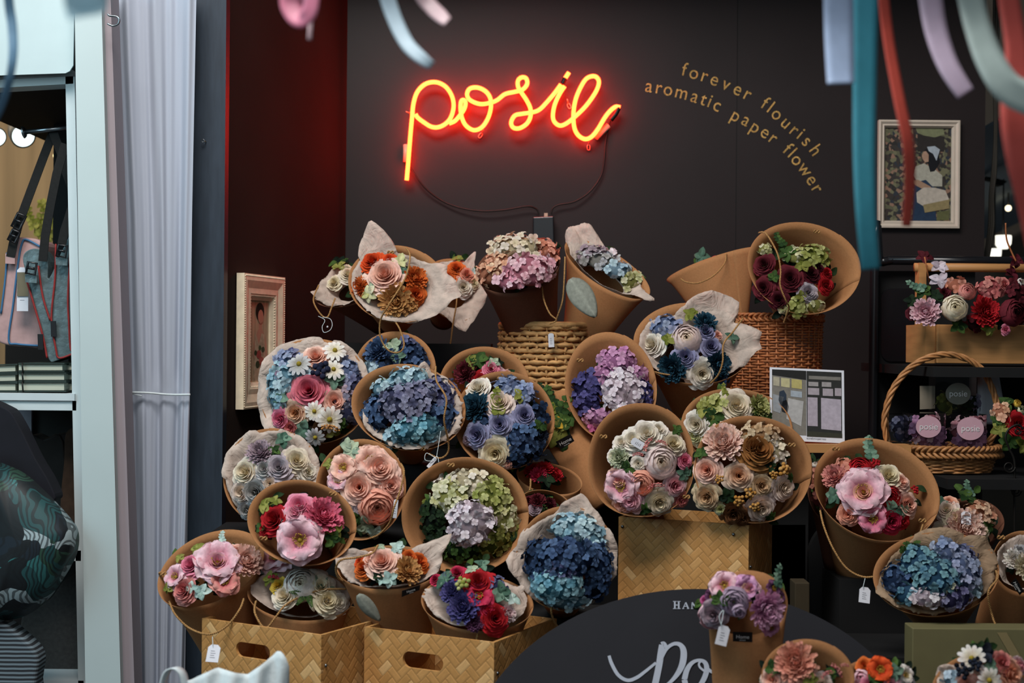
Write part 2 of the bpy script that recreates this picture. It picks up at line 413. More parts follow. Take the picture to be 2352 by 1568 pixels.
def hydrangea(mb, X, c0, c1, aspect=1.0, fr=.2, dome=.5, dens=1.0, accent=None):
    """a dome of four-petalled florets"""
    n = int(1.62 * (1 / fr) ** 2 * aspect * dens)
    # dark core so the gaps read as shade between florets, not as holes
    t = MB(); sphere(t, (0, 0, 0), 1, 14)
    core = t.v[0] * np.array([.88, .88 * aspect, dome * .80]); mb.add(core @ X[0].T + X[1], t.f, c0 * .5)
    for k in range(n):
        q = (k + .5) / n; th = math.acos(1 - q * 1.0) ; az = k * 2.39996 + rng.uniform(-.15, .15); th += rng.uniform(-.07, .07)
        d = np.array([math.sin(th) * math.cos(az), math.sin(th) * math.sin(az), max(math.cos(th), 0)])
        p = d * np.array([.93, .93 * aspect, dome]) * rng.uniform(.93, 1.06)
        nn = np.array([d[0] * dome, d[1] * dome / aspect, d[2] + .12]) + rng.normal(0, .34, 3)
        A = frame_from(nn) * (fr * rng.uniform(.78, 1.15))
        tt = rng.uniform(0, 1)
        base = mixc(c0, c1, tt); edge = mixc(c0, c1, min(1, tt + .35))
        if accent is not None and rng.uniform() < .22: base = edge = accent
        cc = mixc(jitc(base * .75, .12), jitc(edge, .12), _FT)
        V = _FV @ A.T + p
        mb.add(V @ X[0].T + X[1], _FF, np.clip(cc, 0, 1))
def leafshape(mb, X, p0, dirv, L, wd, c, n=None):
    """one leaf from p0 along dirv (local), with a folded midrib"""
    d = np.asarray(dirv, float); d /= np.linalg.norm(d)
    up = np.array([0, 0, 1.]) if n is None else np.asarray(n, float)
    s = np.cross(up, d); s /= (np.linalg.norm(s) + 1e-9); nn = np.cross(d, s)
    nu, nv = 5, 7
    u = np.tile(np.linspace(-1, 1, nu), nv); v = np.repeat(np.linspace(0, 1, nv), nu)
    wv = wd * np.sin(np.pi * np.clip(.03 + .95 * v ** .85, 0, 1)) ** .75
    V = np.asarray(p0) + np.outer(v * L, d) + np.outer(u * wv, s) + np.outer(.35 * wd * np.abs(u) * np.sin(np.pi * v) - .25 * L * v ** 2 + .04 * L * np.sin(v * 9 + u * 2), nn)
    cc = mixc(jitc(c * 1.25, .1), jitc(c, .1), np.abs(u) ** .5)
    mb.add(V @ X[0].T + X[1], grid_faces(nu, nv), np.clip(cc, 0, 1))
def leaves(mb, X, c0, c1, n=5, wd=.38):
    for k in range(n):
        a = 2 * math.pi * k / n + rng.uniform(-.4, .4)
        leafshape(mb, X, (0, 0, 0), (math.cos(a), math.sin(a), rng.uniform(-.1, .5)), rng.uniform(.8, 1.1), wd, mixc(c0, c1, rng.uniform()))
def sprig(mb, X, c0, c1, n=4, wd=.28):
    """upright stem along local +Y with paired leaves"""
    P = [np.array([.1 * math.sin(k * 1.3), -1 + 2 * k / (n + 1), .05 * k]) for k in range(n + 2)]
    t = MB(); tube(t, [tuple(p) for p in P], .03, 5); mb.add(t.v[0] @ X[0].T + X[1], t.f, c0 * .7)
    for k in range(1, n + 2):
        L = .62 * (1 - .35 * k / n)
        for s in (-1, 1):
            leafshape(mb, X, P[k], (s, .55, .25), L, wd * L / .5 * .9, mixc(c0, c1, rng.uniform()), n=(0, -.2, 1))
    leafshape(mb, X, P[-1], (.1, 1, .1), .5, .15, c1)
def fern(mb, X, c0, c1):
    for k in range(3):
        a = 1.2 + k * .9
        d = np.array([math.cos(a), math.sin(a), .2]); s = np.array([-d[1], d[0], 0])
        for j in range(9):
            p = d * (.15 + .1 * j); L = .28 * (1 - j / 11)
            for sg in (-1, 1):
                leafshape(mb, X, p, s * sg + d * .5, L, .045, mixc(c0, c1, rng.uniform()))
def berries(mb, X, c0, c1, n=9, r=.26):
    for k in range(n):
        a = k * 2.4; q = math.sqrt((k + .3) / n) * .75
        sphere_l(mb, X, (q * math.cos(a), q * math.sin(a), .35 * (1 - q * q) + rng.uniform(-.05, .05)), r * rng.uniform(.85, 1.1), mixc(c0, c1, rng.uniform()), 10)
def blossoms(mb, X, c0, c1, n=26):
    """tiny bead-like heather buds on a spray"""
    for k in range(n):
        t = k / n; a = k * 2.0
        p = (-.9 + 1.8 * t + .12 * math.cos(a), .18 * math.sin(a) + .3 * math.sin(t * 3), .1 + .1 * math.sin(a * 1.7))
        sphere_l(mb, X, p, .11 * rng.uniform(.7, 1.2), mixc(c0, c1, rng.uniform()), 6)
def bud(mb, X, c0, c1):
    cabbage(mb, X, c0, c1, 12)
KIND = {'rose': ('rose', rose), 'peony': ('peony', cabbage), 'globe': ('ranunculus', cabbage), 'mum': ('chrysanthemum', mum), 'daisy': ('daisy', daisy),
        'anem': ('anemone', anemone), 'hyd': ('hydrangea', hydrangea), 'leaf': ('leaf_cluster', leaves), 'sprig': ('leaf_sprig', sprig), 'fern': ('fern_frond', fern),
        'berry': ('berry_cluster', berries), 'heather': ('heather_spray', blossoms), 'bud': ('flower_bud', bud)}
# palettes: (heart, edge)
P = {k: (H(a), H(b)) for k, a, b in [
 ('white', 'ddd0b4', 'efe9e4'), ('cream', 'd9c79a', 'ece2cc'), ('ivory', 'e0cfa8', 'e8ddd0'), ('pinkwhite', 'dcc4a4', 'e6d3d0'),
 ('peach', 'e59a78', 'efc0a8'), ('peachw', 'e59c80', 'f2d4c6'), ('blush', 'e29a84', 'f2c8b8'), ('salmon', 'd88468', 'eba892'), ('orange', 'c8501e', 'e07838'), ('redorange', 'c83c1c', 'de5828'),
 ('tan', 'b8783c', 'd8a468'), ('caramel', '7d4a22', 'b07c48'), ('brown', '50301c', '8a5c3c'), ('beige', 'c4966a', 'dcc8a8'), ('apricot', 'd08a4c', 'ead6c4'),
 ('pink', 'd05878', 'ec9cb2'), ('hotpink', 'cc2c50', 'ea7c96'), ('rosep', 'c44460', 'e48c98'), ('softpink', 'dc889c', 'eecad2'), ('coral', 'c86468', 'e09a90'), ('rosewhite', 'd05c74', 'f0dcdc'),
 ('red', '8e1018', 'c42830'), ('crimson', '9c1034', 'd03c5c'), ('darkred', '3c0c14', '6e2630'), ('wine', '30080f', '5a1c28'), ('plum', '3a1c38', '6e4464'),
 ('lilac', '54507e', 'aaaac8'), ('lilacw', '9c9098', 'cfc4cc'), ('dusty', '8c7480', 'b9a4ae'), ('mauve', '7a6478', 'ac98ac'), ('purple', '302c5c', '5c5890'), ('orchid', 'b878a8', 'dca8cc'), ('orchidw', 'dcc8d4', 'eae0e6'), ('magenta', 'b83c84', 'd878a8'), ('mumpink', 'c870a8', 'e8b8d4'),
 ('navy', '101c32', '304668'), ('teal', '0e1e2c', '2a5064'), ('blue', '1d3356', '566e94'), ('blueviolet', '3a3a62', '74789c'), ('slate', '46486a', '9090a8'), ('sky', '7aa6ba', 'bad2da'), ('aqua', '5a9ab0', '9cc6d2'), ('pale', '98b8cc', 'c4d8e2'), ('bluegreen', '335e80', '7ca6b0'), ('perib', '7082ac', 'aab2cc'),
 ('green', '1c3418', '46602c'), ('dkgreen', '0e1c12', '24381f'), ('olive', '5c6420', '90904c'), ('lime', '8c9440', 'c4c484'), ('sage', '7c907c', 'b0bca0'), ('mint', '90aca4', 'c0d4cc'), ('eucalyptus', '3c5c4c', '74907c'), ('limew', 'a8a85c', 'e4e0c0'), ('greenw', '7c8c50', 'd4d8bc'),
 ('gold', 'b88038', 'd0a060'), ('yellow', 'c8a030', 'd8b850'), ('orangey', 'a86c28', 'b8803c'), ('black', '0c0f18', '262c3c'), ('greyw', '9c9890', 'c4c2c4'), ('blueberry', '14182c', '30344c'), ('peachy', 'd48c6c', 'ecc8a8')]}
def put_flower(parent, kind, px, py, r, pal, c, n, s, h, out, aspect=1.0, spin=None, size_r=None, fr=None):
    """C, N: rim plane; S metres per px; H height above the plane; OUT: outward tilt vector"""
    name, fn = KIND[kind]
    nn = Vector(n) + Vector(out)
    p = onplane(px, py, Vector(c) + Vector(n) * h, Vector(n))
    if kind in ('sprig', 'hyd', 'heather'):
        # local +Y follows the given screen direction
        sp = math.radians(90 if spin is None else spin)
        up = (Vector((math.cos(sp), 0, math.sin(sp))))
        z = nn.normalized(); y = (up - z * up.dot(z)).normalized(); x = y.cross(z)
        A = np.array([x, y, z]).T
    else:
        A = frame_from(np.array(nn))
    X = (A * (r * s), np.array(p))
    mb = MB(); c0, c1 = P[pal]
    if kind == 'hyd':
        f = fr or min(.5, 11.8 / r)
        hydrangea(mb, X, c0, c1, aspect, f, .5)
    else: fn(mb, X, c0, c1)
    o = mb.build(name, M['petal'], parent)
    if kind == 'daisy':
        m2 = MB(); sphere_l(m2, X, (0, 0, .05), .20, H('a08c30'), 10); m2.build('flower_eye', M['petal'], o)
    if kind == 'anem':
        m2 = MB(); stamens(m2, X, H('b09038')); m2.build('stamens', M['petal'], o)
    return o
# ------------------------------------------------------------------ bouquets wrapped in paper
GROUP = 'paper-wrapped flower bouquets on the stall'
def text_mesh(body, size, extrude=.0004):
    cu = bpy.data.curves.new('t', 'FONT'); cu.body = body; cu.size = size; cu.extrude = extrude
    cu.align_x = 'CENTER'; cu.align_y = 'CENTER'
    o = bpy.data.objects.new('t', cu); COL.objects.link(o)
    dg = bpy.context.evaluated_depsgraph_get(); dg.update()
    me = bpy.data.meshes.new_from_object(o.evaluated_get(dg))
    v = np.array([q.co[:] for q in me.vertices]).reshape(-1, 3); f = [tuple(p.vertices) for p in me.polygons]
    bpy.data.objects.remove(o); bpy.data.curves.remove(cu); bpy.data.meshes.remove(me)
    return v, f
def axes(x, z):
    x = Vector(x).normalized(); z = Vector(z); z = (z - x * z.dot(x)).normalized(); y = z.cross(x)
    return np.array([x, y, z]).T
def place(mb, vf, A, p, col=(1, 1, 1)):
    v, f = vf; mb.add(v @ A.T + np.array(p), f, col)
def tagcard(parent, px, py, c, n, s, w=26, h=40, rot=0, string=None, lift=.02, name='price_tag'):
    """white swing tag with clipped corners, facing N"""
    p = onplane(px, py, Vector(c) + Vector(n) * lift, Vector(n))
    a = math.radians(rot)
    A = axes((math.cos(a), 0, -math.sin(a)), n)
    w *= s / 2; h *= s / 2; k = w * .5
    o2 = [(-w, -h), (w, -h), (w, h - k), (w - k, h), (-w + k, h), (-w, h - k)]
    mb = MB()
    fr = [(np.array([x, y, .0004]) @ A.T + np.array(p)) for x, y in o2]; bk = [(np.array([x, y, -.0004]) @ A.T + np.array(p)) for x, y in o2]
    prism(mb, fr, bk)
    o = mb.build(name, M['paper_white'], parent, smooth=False)
    m2 = MB()
    for i, yy in enumerate((.25, .0, -.25, -.5)):
        q = [(-w*.45, h*yy - .0004), (w*(.2 + .15 * (i % 2)), h*yy - .0004), (w*(.2 + .15 * (i % 2)), h*yy + .0004), (-w*.45, h*yy + .0004)]
        m2.add([np.array([x, y, .0007]) @ A.T + np.array(p) for x, y in q], [(0, 1, 2, 3)])
    m2.build('printed_lines', M['ink'], o, smooth=False)
    if string:
        pts = [onplane(x, y, Vector(c) + Vector(n) * (lift + .004), Vector(n)) for x, y in string]
        m3 = MB(); tube(m3, smoothpath(pts, 5), .0006, 5); m3.build('string', M['canvas'], o)
    return o
def homelabel(parent, corners, lift=.0012):
    """black printed label given by its four corners (world) in order TL TR BR BL"""
    a, b, c_, d = [Vector(q) for q in corners]
    x = (b - a).normalized(); n = (b - a).cross(d - a).normalized()
    if n.y > 0: n = -n
    mb = MB(); prism(mb, [q + n * lift for q in (a, b, c_, d)], [q + n * (lift - .0006) for q in (a, b, c_, d)])
    o = mb.build('home_label', M['label_black'], parent, smooth=False, label='small black label reading Home in white')
    ctr = (a + b + c_ + d) / 4 + n * (lift + .0003); A = axes(x, n)
    m2 = MB(); place(m2, text_mesh('Home', (d - a).length * .52, .0001), A, ctr)
    place(m2, text_mesh('handmade', (d - a).length * .15, .0001), A, ctr - Vector(A[:, 1]) * (d - a).length * .33)
    m2.build('lettering', M['white_print'], o, smooth=False)
    return o

SCALE = {'hyd': 1.06, 'leaf': 1.08, 'sprig': 1.0, 'fern': 1.0, 'berry': 1.1, 'heather': 1.0, 'rose': 1.15, 'globe': 1.2, 'peony': 1.16, 'mum': 1.14, 'daisy': 1.12, 'anem': 1.12, 'bud': 1.1}
def atz(px, z, Y):
    k = at(px, 784, Y); return at(px, 784 + (k.z - z) / Y * F, Y)
def bouquet(label, cx, cy, a, b, Y, fl, rot=0, tz=.32, tx=0.0, tip=None, tis=None, tis_mat='tissue', paper='kraft', knots=(), handles=(), egg=0.0, dome=.03, inset=.012, tags=(), pw=2.0, open_cone=True, homes=(), rtip=.028, filler=True, leafwin=None, foc=None, name='flower_bouquet', nvec=None, fnv=None, fs=1.0):
    n = Vector(nvec or (tx, -1, tz)).normalized(); c = at(cx, cy, Y); s = Y / F
    ca, sa = math.cos(math.radians(rot)), math.sin(math.radians(rot))
    if tip is None: tip = (cx, cy + .75 * b, Y + .17)
    T = atz(*tip[1:]) if tip[0] == 'z' else at(*tip)
    root = thing(name, label, 'bouquet', T, GROUP)
    def rp(phi, k=1.0, lift=0.0):
        """rim point at screen angle phi (degrees, 90 = up) k times the semi-axes out"""
        q = math.radians(phi); cx_, sy_ = math.cos(q), math.sin(q)
        X_ = math.copysign(abs(cx_) ** (2 / pw), cx_) * a * k; Y_ = math.copysign(abs(sy_) ** (2 / pw), sy_) * b * k
        X_ *= 1 - egg * Y_ / b
        x = X_ * ca + Y_ * sa; y = -X_ * sa + Y_ * ca      # rot turns the long axis clockwise-negative: positive rot lifts the right end
        x, y = X_ * ca - Y_ * sa, X_ * sa + Y_ * ca
        return onplane(cx + x, cy - y, c + n * lift, n)
    ax = (c - T).normalized()
    nth = 76; nr = 9; V = []
    rad0 = [rp(360.0 * i / 64) for i in range(nth)]
    sc = [1 + .010 * i / 64 for i in range(nth)]
    for j in range(nr):
        t = j / (nr - 1)
        for i in range(nth):
            p = c + (rad0[i] - c) * sc[i]
            d = p - c; d = d - ax * d.dot(ax); d = d.normalized() if d.length > 1e-5 else Vector((1, 0, 0))
            q = T + d * rtip * sc[i]
            w0 = q.lerp(p, t); ga = (p - q).dot(ax); V.append(w0 + ax * (ga * ((1 - (1 - t) ** 1.3) - t)))
    f = grid_faces(nth, nr)
    mb = MB(); mb.add(V, f)
    m2 = [T + (V[i] - T) for i in range(64)]
    mb.add([tuple(x) for x in m2], [tuple(range(63, -1, -1))])
    cone = mb.build('paper_cone', M[paper], root, solid=.0009)
    # tissue lining
    if tis:
        kn = sorted([(q % 360, k) for q, k in tis]); kn = [(kn[-1][0] - 360, kn[-1][1])] + kn + [(kn[0][0] + 360, kn[0][1])]
        xs = [q for q, _ in kn]; ys = [k for _, k in kn]
        nth2, nr2 = 144, 8; V = []; ph1, ph2 = rng.uniform(0, 6, 2)
        for j in range(nr2):
            t = j / (nr2 - 1)
            for i in range(nth2):
                q = 360 * i / nth2; K = np.interp(q, xs, ys)
                K = K + (.006 * math.sin(q * .31 + ph1) + .010 * math.sin(q * .09 + ph2) + .004 * math.sin(q * .83)) * (1 if K > .8 else .3)
                kk = .50 + (K - .50) * t
                pin = min(1, kk / .93)
                base = rp(q, kk * .955 if kk < 1 else kk)
                lift = -(1 - pin) * .10 + .004 + (max(0, kk - 1) * a * s * .35)
                wr = (.0035 * math.sin(q * .075 + 3 * t + ph1) + .0022 * math.sin(q * .19 - 4 * t + ph2) + .0009 * abs(math.sin(q * .41 + t * 6)) + .0006 * math.sin(q * 1.1 + 9 * t)) * (t * .6 + (1.1 if kk > 1 else .2))
                # below the rim the lining follows the cone towards its foot
                if kk < 1: base = base + (T - c) * (1 - pin) * .35
                V.append(base + n * (max(lift, -.002) if kk >= 1 else .002) + n * wr)
        mb = MB(); mb.add(V, grid_faces(nth2, nr2, True)); mb.build('tissue_lining', M[tis_mat], root, solid=.0003)
    if not fl: fl = []
    cn = n; fnn = Vector(fnv).normalized() if fnv else n
    # which way is "out" of the flower mass
    if fl:
        fx = sum(q[1] for q in fl) / len(fl); fy = sum(q[2] for q in fl) / len(fl)
        if foc: fx, fy = foc
        ext = max(max(math.hypot(q[1] - fx, q[2] - fy) for q in fl) + 12, 30)
        if filler:
            mbf = MB(); nl = 34
            for k in range(nl):
                q = fl[k % len(fl)]; rr = q[3] * (q[5] if len(q) > 5 and isinstance(q[5], (int, float)) and q[0] == 'hyd' else 1)
                an = rng.uniform(0, 6.28); px = q[1] + math.cos(an) * q[3] * .55; py = q[2] + math.sin(an) * rr * .55
                p = onplane(px, py, c + n * (-.018), n)
                ou = Vector((math.cos(an), 0, -math.sin(an)))
                z = (fnn + ou * .4).normalized(); A = frame_from(np.array(z))
                leafshape(mbf, (A * (17 * s), np.array(p)), (0, 0, 0), (1, 0, .2), 1.6, .5, P['dkgreen' if k % 3 else 'green'][1 if k % 2 else 0])
            mbf.build('foliage', M['petal'], root)
    for q in fl:
        kind, px, py, r, pal = q[:5]; asp = q[5] if len(q) > 5 else 1.0; spin = q[6] if len(q) > 6 else None; dh = q[7] if len(q) > 7 else 0
        dx, dy = px - fx, fy - py; d = math.hypot(dx, dy)
        ro = min(1.0, d / ext)
        out = (dx / ext * .75, 0, dy / ext * .75)
        h = dome * (1 - ro ** 2) - inset + dh
        if kind in ('hyd',): h -= r * s * .18
        if kind in ('leaf', 'sprig', 'fern'): h += .006
        if kind in ('berry', 'heather'): h += .016
        if kind == 'daisy': h += .016
        put_flower(root, kind, px, py, r * fs * SCALE.get(kind, 1.0), pal, c if not fnv else at(px, py, Y + .02), fnn, s, h, out, asp, spin)
    for (px, py) in knots:
        p = onplane(px, py, c + n * .001, n)
        # a little figure-eight knot lying on the paper just inside the rim
        p = p + (c - p) * .02
        pts = [p + Vector((math.cos(t) * .006, -.003 + .002 * math.sin(3*t), math.sin(2 * t) * .0028)) for t in np.linspace(0, 6.28, 18)]
        m = MB(); tube(m, pts, .0016, 6); m.build('twine_knot', M['twine'], root)
    for hd in handles:
        dep = hd[0]; pts = [at(x, y, Y + d) for (x, y, d) in hd[1]]
        m = MB(); twine(m, resample(smoothpath(pts, 10), .0022), .0019); m.build('twine_handle', M['twine'], root)
    for tg in tags: tagcard(root, tg[0], tg[1], c, n, s, **tg[2])
    for hm in homes: homelabel(root, [at(x, y, y2) for x, y, y2 in hm])
    if leafwin:
        pts = leafwin; mb = MB()
        cc = at(*leafwin[0]); tt = at(*leafwin[1]); L = (tt - cc).length
        sd = leafwin[2]
        d = (tt - cc).normalized(); vv = Vector((0, -1, .1)); ss = d.cross(vv).normalized()
        V = []; C_ = []
        for j in range(12):
            v = j / 11
            for i in range(9):
                u = -1 + i / 4; V.append(cc + d * L * v + ss * (u * sd * math.sin(math.pi * min(1, .04 + .94 * v ** .8)) ** .7) - Vector((0, .004 * (1 - u*u) + .003 * math.sin(v * 3), 0)))
                C_.append(H('8e9186') * (1.0 if abs(u) > .15 else 1.25))
        mb.add(V, grid_faces(9, 12), np.clip(np.array(C_), 0, 1)); mb.build('large_leaf', M['petal'], root, solid=.0006, label='large pale grey-green leaf laid on the outside of the cone')
    return root
# ------------------------------------------------------------------ the setting
def struct(name, mb, m, **k):
    o = mb.build(name, m, None, **k); tag(o, kind='structure'); return o
def V3(*a): return Vector(a)
BW = 3.70                                   # back wall distance
cornT, cornB = at(800, 0, BW), at(785, 900, BW)
xc = at(795, 400, BW).x; xr = at(2262, 400, BW).x
xl = at(523, 400, 3.0).x
mb = MB(); box(mb, xc - .02, xr, BW, BW + .05, 0, 2.62); struct('wall_back', mb, M['wall'], smooth=False)
mb = MB(); box(mb, at(1691, 400, BW).x - .0009, at(1691, 400, BW).x + .0009, BW - .0006, BW + .001, 1.5, 2.6)
struct('trim_1', mb, M['black'], smooth=False)
sw = [V3(xl, 3.0, 0), V3(xc, BW, 0), V3(xc - .03, BW + .02, 0), V3(xl - .04, 3.03, 0)]
mb = MB(); prism(mb, sw, [p + V3(0, 0, 2.62) for p in sw]); struct('wall_left', mb, M['wall_side'], smooth=False)
# bluish end post of the side wall
xp0 = at(447, 0, 2.97).x; xp1 = at(524, 0, 2.97).x
pl = at(435, 1400, 2.97); pt = at(451, 0, 2.97)
mb = MB(); prism(mb, [V3(xp0 - .005, 2.965, 0), V3(xl + .001, 2.965, 0), V3(xl + .001, 3.03, 0), V3(xp0 - .005, 3.03, 0)], [V3(xp0 - .005, 2.965, 2.62), V3(xl + .001, 2.965, 2.62), V3(xl + .001, 3.03, 2.62), V3(xp0 - .005, 3.03, 2.62)])
struct('trim_2', mb, M['post'], smooth=False)
mb = MB(); box(mb, -3.2, 3.2, -0.5, 7, -.05, 0); struct('floor', mb, pm('grey_pavement', '55565a', .8, .15, 6, .2), smooth=False)
mb = MB(); box(mb, xp0, xr + .2, 3.10, BW + .05, 2.62, 2.66); struct('ceiling', mb, M['black'], smooth=False)
# screw eye on the post
p = at(469, 325, 2.965); t = thing('screw_eye', 'tiny brass screw eye in the bluish post', 'screw eye', p + V3(0, -.001, 0))
mb = MB(); tube(mb, [p + V3(math.cos(a) * .003, -.012, math.sin(a) * .003) for a in np.linspace(0, 6.28, 14)], .0009, 5); mb.build('ring', M['steel'], t)
mb = MB(); tube(mb, [p + V3(.003, -.012, 0), p + V3(.004, -.001, -.001)], .0009, 5); mb.build('shank', M['gold_bead'], t)
# tiered black display stand that carries the bouquets
xa = -.50; xb = at(1990, 900, 3.0).x
for (x0, x1, y0, y1, z1, lb_) in ((-.59, .10, 2.74, 2.955, 1.12, 'low black riser under the middle row of bouquets'), (-.425, .62, 2.96, 3.15, 1.24, 'black riser of middle height behind the low one'), (-.425, .62, 3.155, 3.66, 1.26, 'tallest black riser, against the dark wall under the two baskets'), (.11, .62, 2.72, 2.955, .90, 'black riser under the crate that is set back'), (.0, .2, 2.59, 2.71, 1.0, 'small black riser under the pale aqua and deep blue hydrangea bouquet'), (.60, 1.15, 2.50, 2.71, .95, 'black riser under the blue, violet and lime hydrangea bouquet'), (.63, 1.15, 2.72, 2.87, 1.05, 'black riser under the pink anemone bouquet')):
    mb = MB(); box(mb, x0, x1, y0, y1, .80 if y1 < 2.72 else 0, z1); tag(mb.build('display_riser', M['black'], None, smooth=False), lb_, 'riser')
def table(label, x0, x1, y0, y1, z):
    t_ = thing('stall_table', label, 'table', ((x0+x1)/2, (y0+y1)/2, 0))
    m_ = MB(); box(m_, x0, x1, y0, y1, z - .03, z); m_.build('table_top', M['black'], t_, smooth=False)
    for lx in (x0 + .01, x1 - .05):
        for ly in (y0 + .01, y1 - .05):
            m_ = MB(); box(m_, lx, lx + .04, ly, ly + .04, 0, z - .03); m_.build('leg', M['black'], t_, smooth=False)
table('black table that carries the bamboo crates and the olive box', -.62, 1.2, 2.36, 2.715, .80)
table('low black table in front of the oval sign under the lowest bouquets', .22, 1.1, 1.90, 2.22, .80)
# black box that carries the three bouquets over the hydrangeas
mb = MB(); x0 = at(740, 760, 3.28).x; x1 = at(1128, 760, 3.28).x; z1 = at(900, 788, 3.28).z
for a in ((x0, x1, 3.25, 3.26, 1.262, z1), (x0, x1, 3.60, 3.61, 1.262, z1), (x0, x0 + .01, 3.26, 3.6, 1.262, z1), (x1 - .01, x1, 3.26, 3.6, 1.262, z1), (x0, x1, 3.26, 3.6, 1.262, 1.272)): box(mb, *a)
tag(mb.build('display_box', M['black'], None, smooth=False), 'open black box under the orange rose bouquets', 'box')

# ------------------------------------------------------------------ neon sign
sg = thing('neon_sign', 'glowing red-orange neon sign reading posie in looped script on the dark wall', 'neon sign', at(1180, 300, BW - .03))
def zp(l, sc=3.267, ox=820, oy=80): return [(ox + x / sc, oy + y / sc) for x, y in l]
NY = BW - .038
def neon(path, name='neon_tube', dips=()):
    pts = [at(x, y, NY + (dips[i] if i < len(dips) else 0)) for i, (x, y) in enumerate(path)]
    m = MB(); tube(m, resample(smoothpath(pts, 10), .003), .0056, 12); return m.build(name, M['neon'], sg)
neon(zp([(373, 1090), (385, 950), (400, 760), (413, 620), (425, 510), (455, 425), (515, 368), (590, 355), (660, 385), (708, 450), (725, 525), (712, 600), (678, 655), (620, 690), (560, 690), (500, 655), (455, 620), (440, 595)]))
neon(zp([(690, 665), (735, 645), (775, 600), (805, 555), (815, 510), (800, 487), (781, 500), (777, 560), (790, 630), (822, 685), (880, 715), (940, 690), (985, 620), (1005, 540), (998, 470), (960, 420), (900, 395), (845, 405), (826, 448), (850, 490), (920, 518), (990, 512), (1050, 490), (1110, 445), (1180, 428), (1240, 412), (1276, 370), (1270, 328), (1240, 318), (1210, 340), (1208, 385), (1232, 430), (1272, 490), (1300, 550), (1302, 610), (1275, 665), (1220, 700), (1172, 695), (1157, 655), (1185, 605), (1240, 592), (1320, 580), (1370, 560), (1420, 510), (1480, 440), (1530, 372)]),
     dips=[0]*6 + [.0]*7 + [-.009]*8 + [0]*4 + [-.009]*4 + [0]*5 + [-.010]*5 + [0]*6)
neon(zp([(1558, 385), (1522, 440), (1485, 520), (1470, 600), (1480, 650), (1520, 680), (1570, 665), (1640, 610), (1720, 530), (1790, 430), (1815, 360), (1800, 320), (1765, 310), (1720, 330), (1680, 390), (1642, 480), (1625, 580), (1628, 680), (1650, 740), (1690, 775), (1730, 780), (1770, 755), (1812, 700), (1860, 620), (1900, 570), (1940, 540), (1975, 545)]), dips=[0]*9 + [-.009]*7 + [0]*11)
neon(zp([(1562, 325), (1590, 282)]))
for l in (zp([(1540, 372), (1562, 325)]), zp([(1965, 545), (1945, 590), (1905, 640)])):
    m = MB(); tube(m, smoothpath([at(x, y, NY) for x, y in l], 5), .0058, 10); m.build('blackout_section', M['cable'], sg)
for (x, y, r) in ((1105, 309, -35), (1352, 336, 0), (1306, 241, 25), (944, 260, 90)):
    m = MB(); c = at(x, y, BW - .004); a = math.radians(r); d = V3(math.sin(a), 0, -math.cos(a)); s2 = V3(math.cos(a), 0, math.sin(a))
    L = .008; tube(m, smoothpath([c + d*L - s2*.003, c + d*L*1.1 + s2*.003, c - d*L*.3 + s2*.0028, c - d*L*.3 - s2*.0028], 5, True), .0012, 5, closed=True)
    tube(m, [c - d*.002, c - d*.011 + V3(0, -.028, 0)], .0014, 6); m.build('tube_clip', M['clip'], sg)
for q0, q1 in (((1368, 318), (1398, 288)), ((932, 372), (933, 332))):
    m = MB(); tube(m, [at(*q0, BW - .018), at(*q1, BW - .018)], .008, 10); m.build('electrode_cap', M['clip'], sg)
def cable(pts, r=.0022, parent=sg, mt='cable'):
    m = MB(); tube(m, smoothpath([at(x, y, Y) for x, y, Y in pts], 8), r, 7); m.build('cable', M[mt], parent)
cable([(943, 385, BW - .02), (975, 430, BW - .02), (1015, 461, BW - .015), (1060, 478, BW - .02), (1110, 485, BW - .025), (1160, 482, BW - .025), (1210, 474, BW - .025), (1232, 480, BW - .02), (1238, 492, BW - .02)])
cable([(1402, 275, BW - .02), (1392, 320, BW - .012), (1388, 370, BW - .012), (1380, 405, BW - .012), (1355, 440, BW - .015), (1320, 463, BW - .02), (1285, 470, BW - .02), (1270, 478, BW - .02), (1266, 492, BW - .02)])
m = MB(); slab(m, [(1224, 498), (1272, 496), (1274, 600), (1224, 600)], BW - .042, .04); tb = m.build('transformer', M['blackgloss'], sg, smooth=False, bevel=.003)
m = MB(); slab(m, [(1250, 489), (1258, 489), (1258, 497), (1250, 497)], BW - .03, .01); m.build('knob', M['clip'], tb, smooth=False)

# ------------------------------------------------------------------ gilt lettering on the wall
def arc_text(words, pts, size, name, label):
    """letters along a smooth line of pixel points"""
    path = smoothpath([at(x, y, BW - .0008) for x, y in pts], 12)
    L = [0]
    for i in range(1, len(path)): L.append(L[-1] + (path[i] - path[i-1]).length)
    adv = {'f': .62, 'l': .45, 'i': .45, 'r': .68, 't': .62, 'm': 1.35, 'w': 1.15, ' ': .82}
    ws = [adv.get(ch, .95) for ch in words]; tot = sum(ws); pos = 0
    root = thing(name, label, 'lettering', path[len(path)//2])
    for ch, w_ in zip(words, ws):
        d = (pos + w_ / 2) / tot * L[-1]; pos += w_
        if ch == ' ': continue
        i = max(1, next((k for k in range(len(L)) if L[k] >= d), len(L) - 1))
        p = path[i-1].lerp(path[i], (d - L[i-1]) / max(1e-9, L[i] - L[i-1])); t = (path[i] - path[i-1]); t.y = 0
        A = axes(t, (0, -1, 0)); v, f = text_mesh(ch, size, .0004)
        v = v.copy()
        base = {'f': .04, 'l': .04, 'h': .04, 't': .02, 'i': .04, 'p': -.06}.get(ch, 0)
        v[:, 1] += base * size
        # letter body: thin the default font by scaling its width a little
        v[:, 0] *= .92
        m = MB(); m.add(v @ A.T + np.array(p), f); m.build('letter', M['gold'], root, smooth=False)
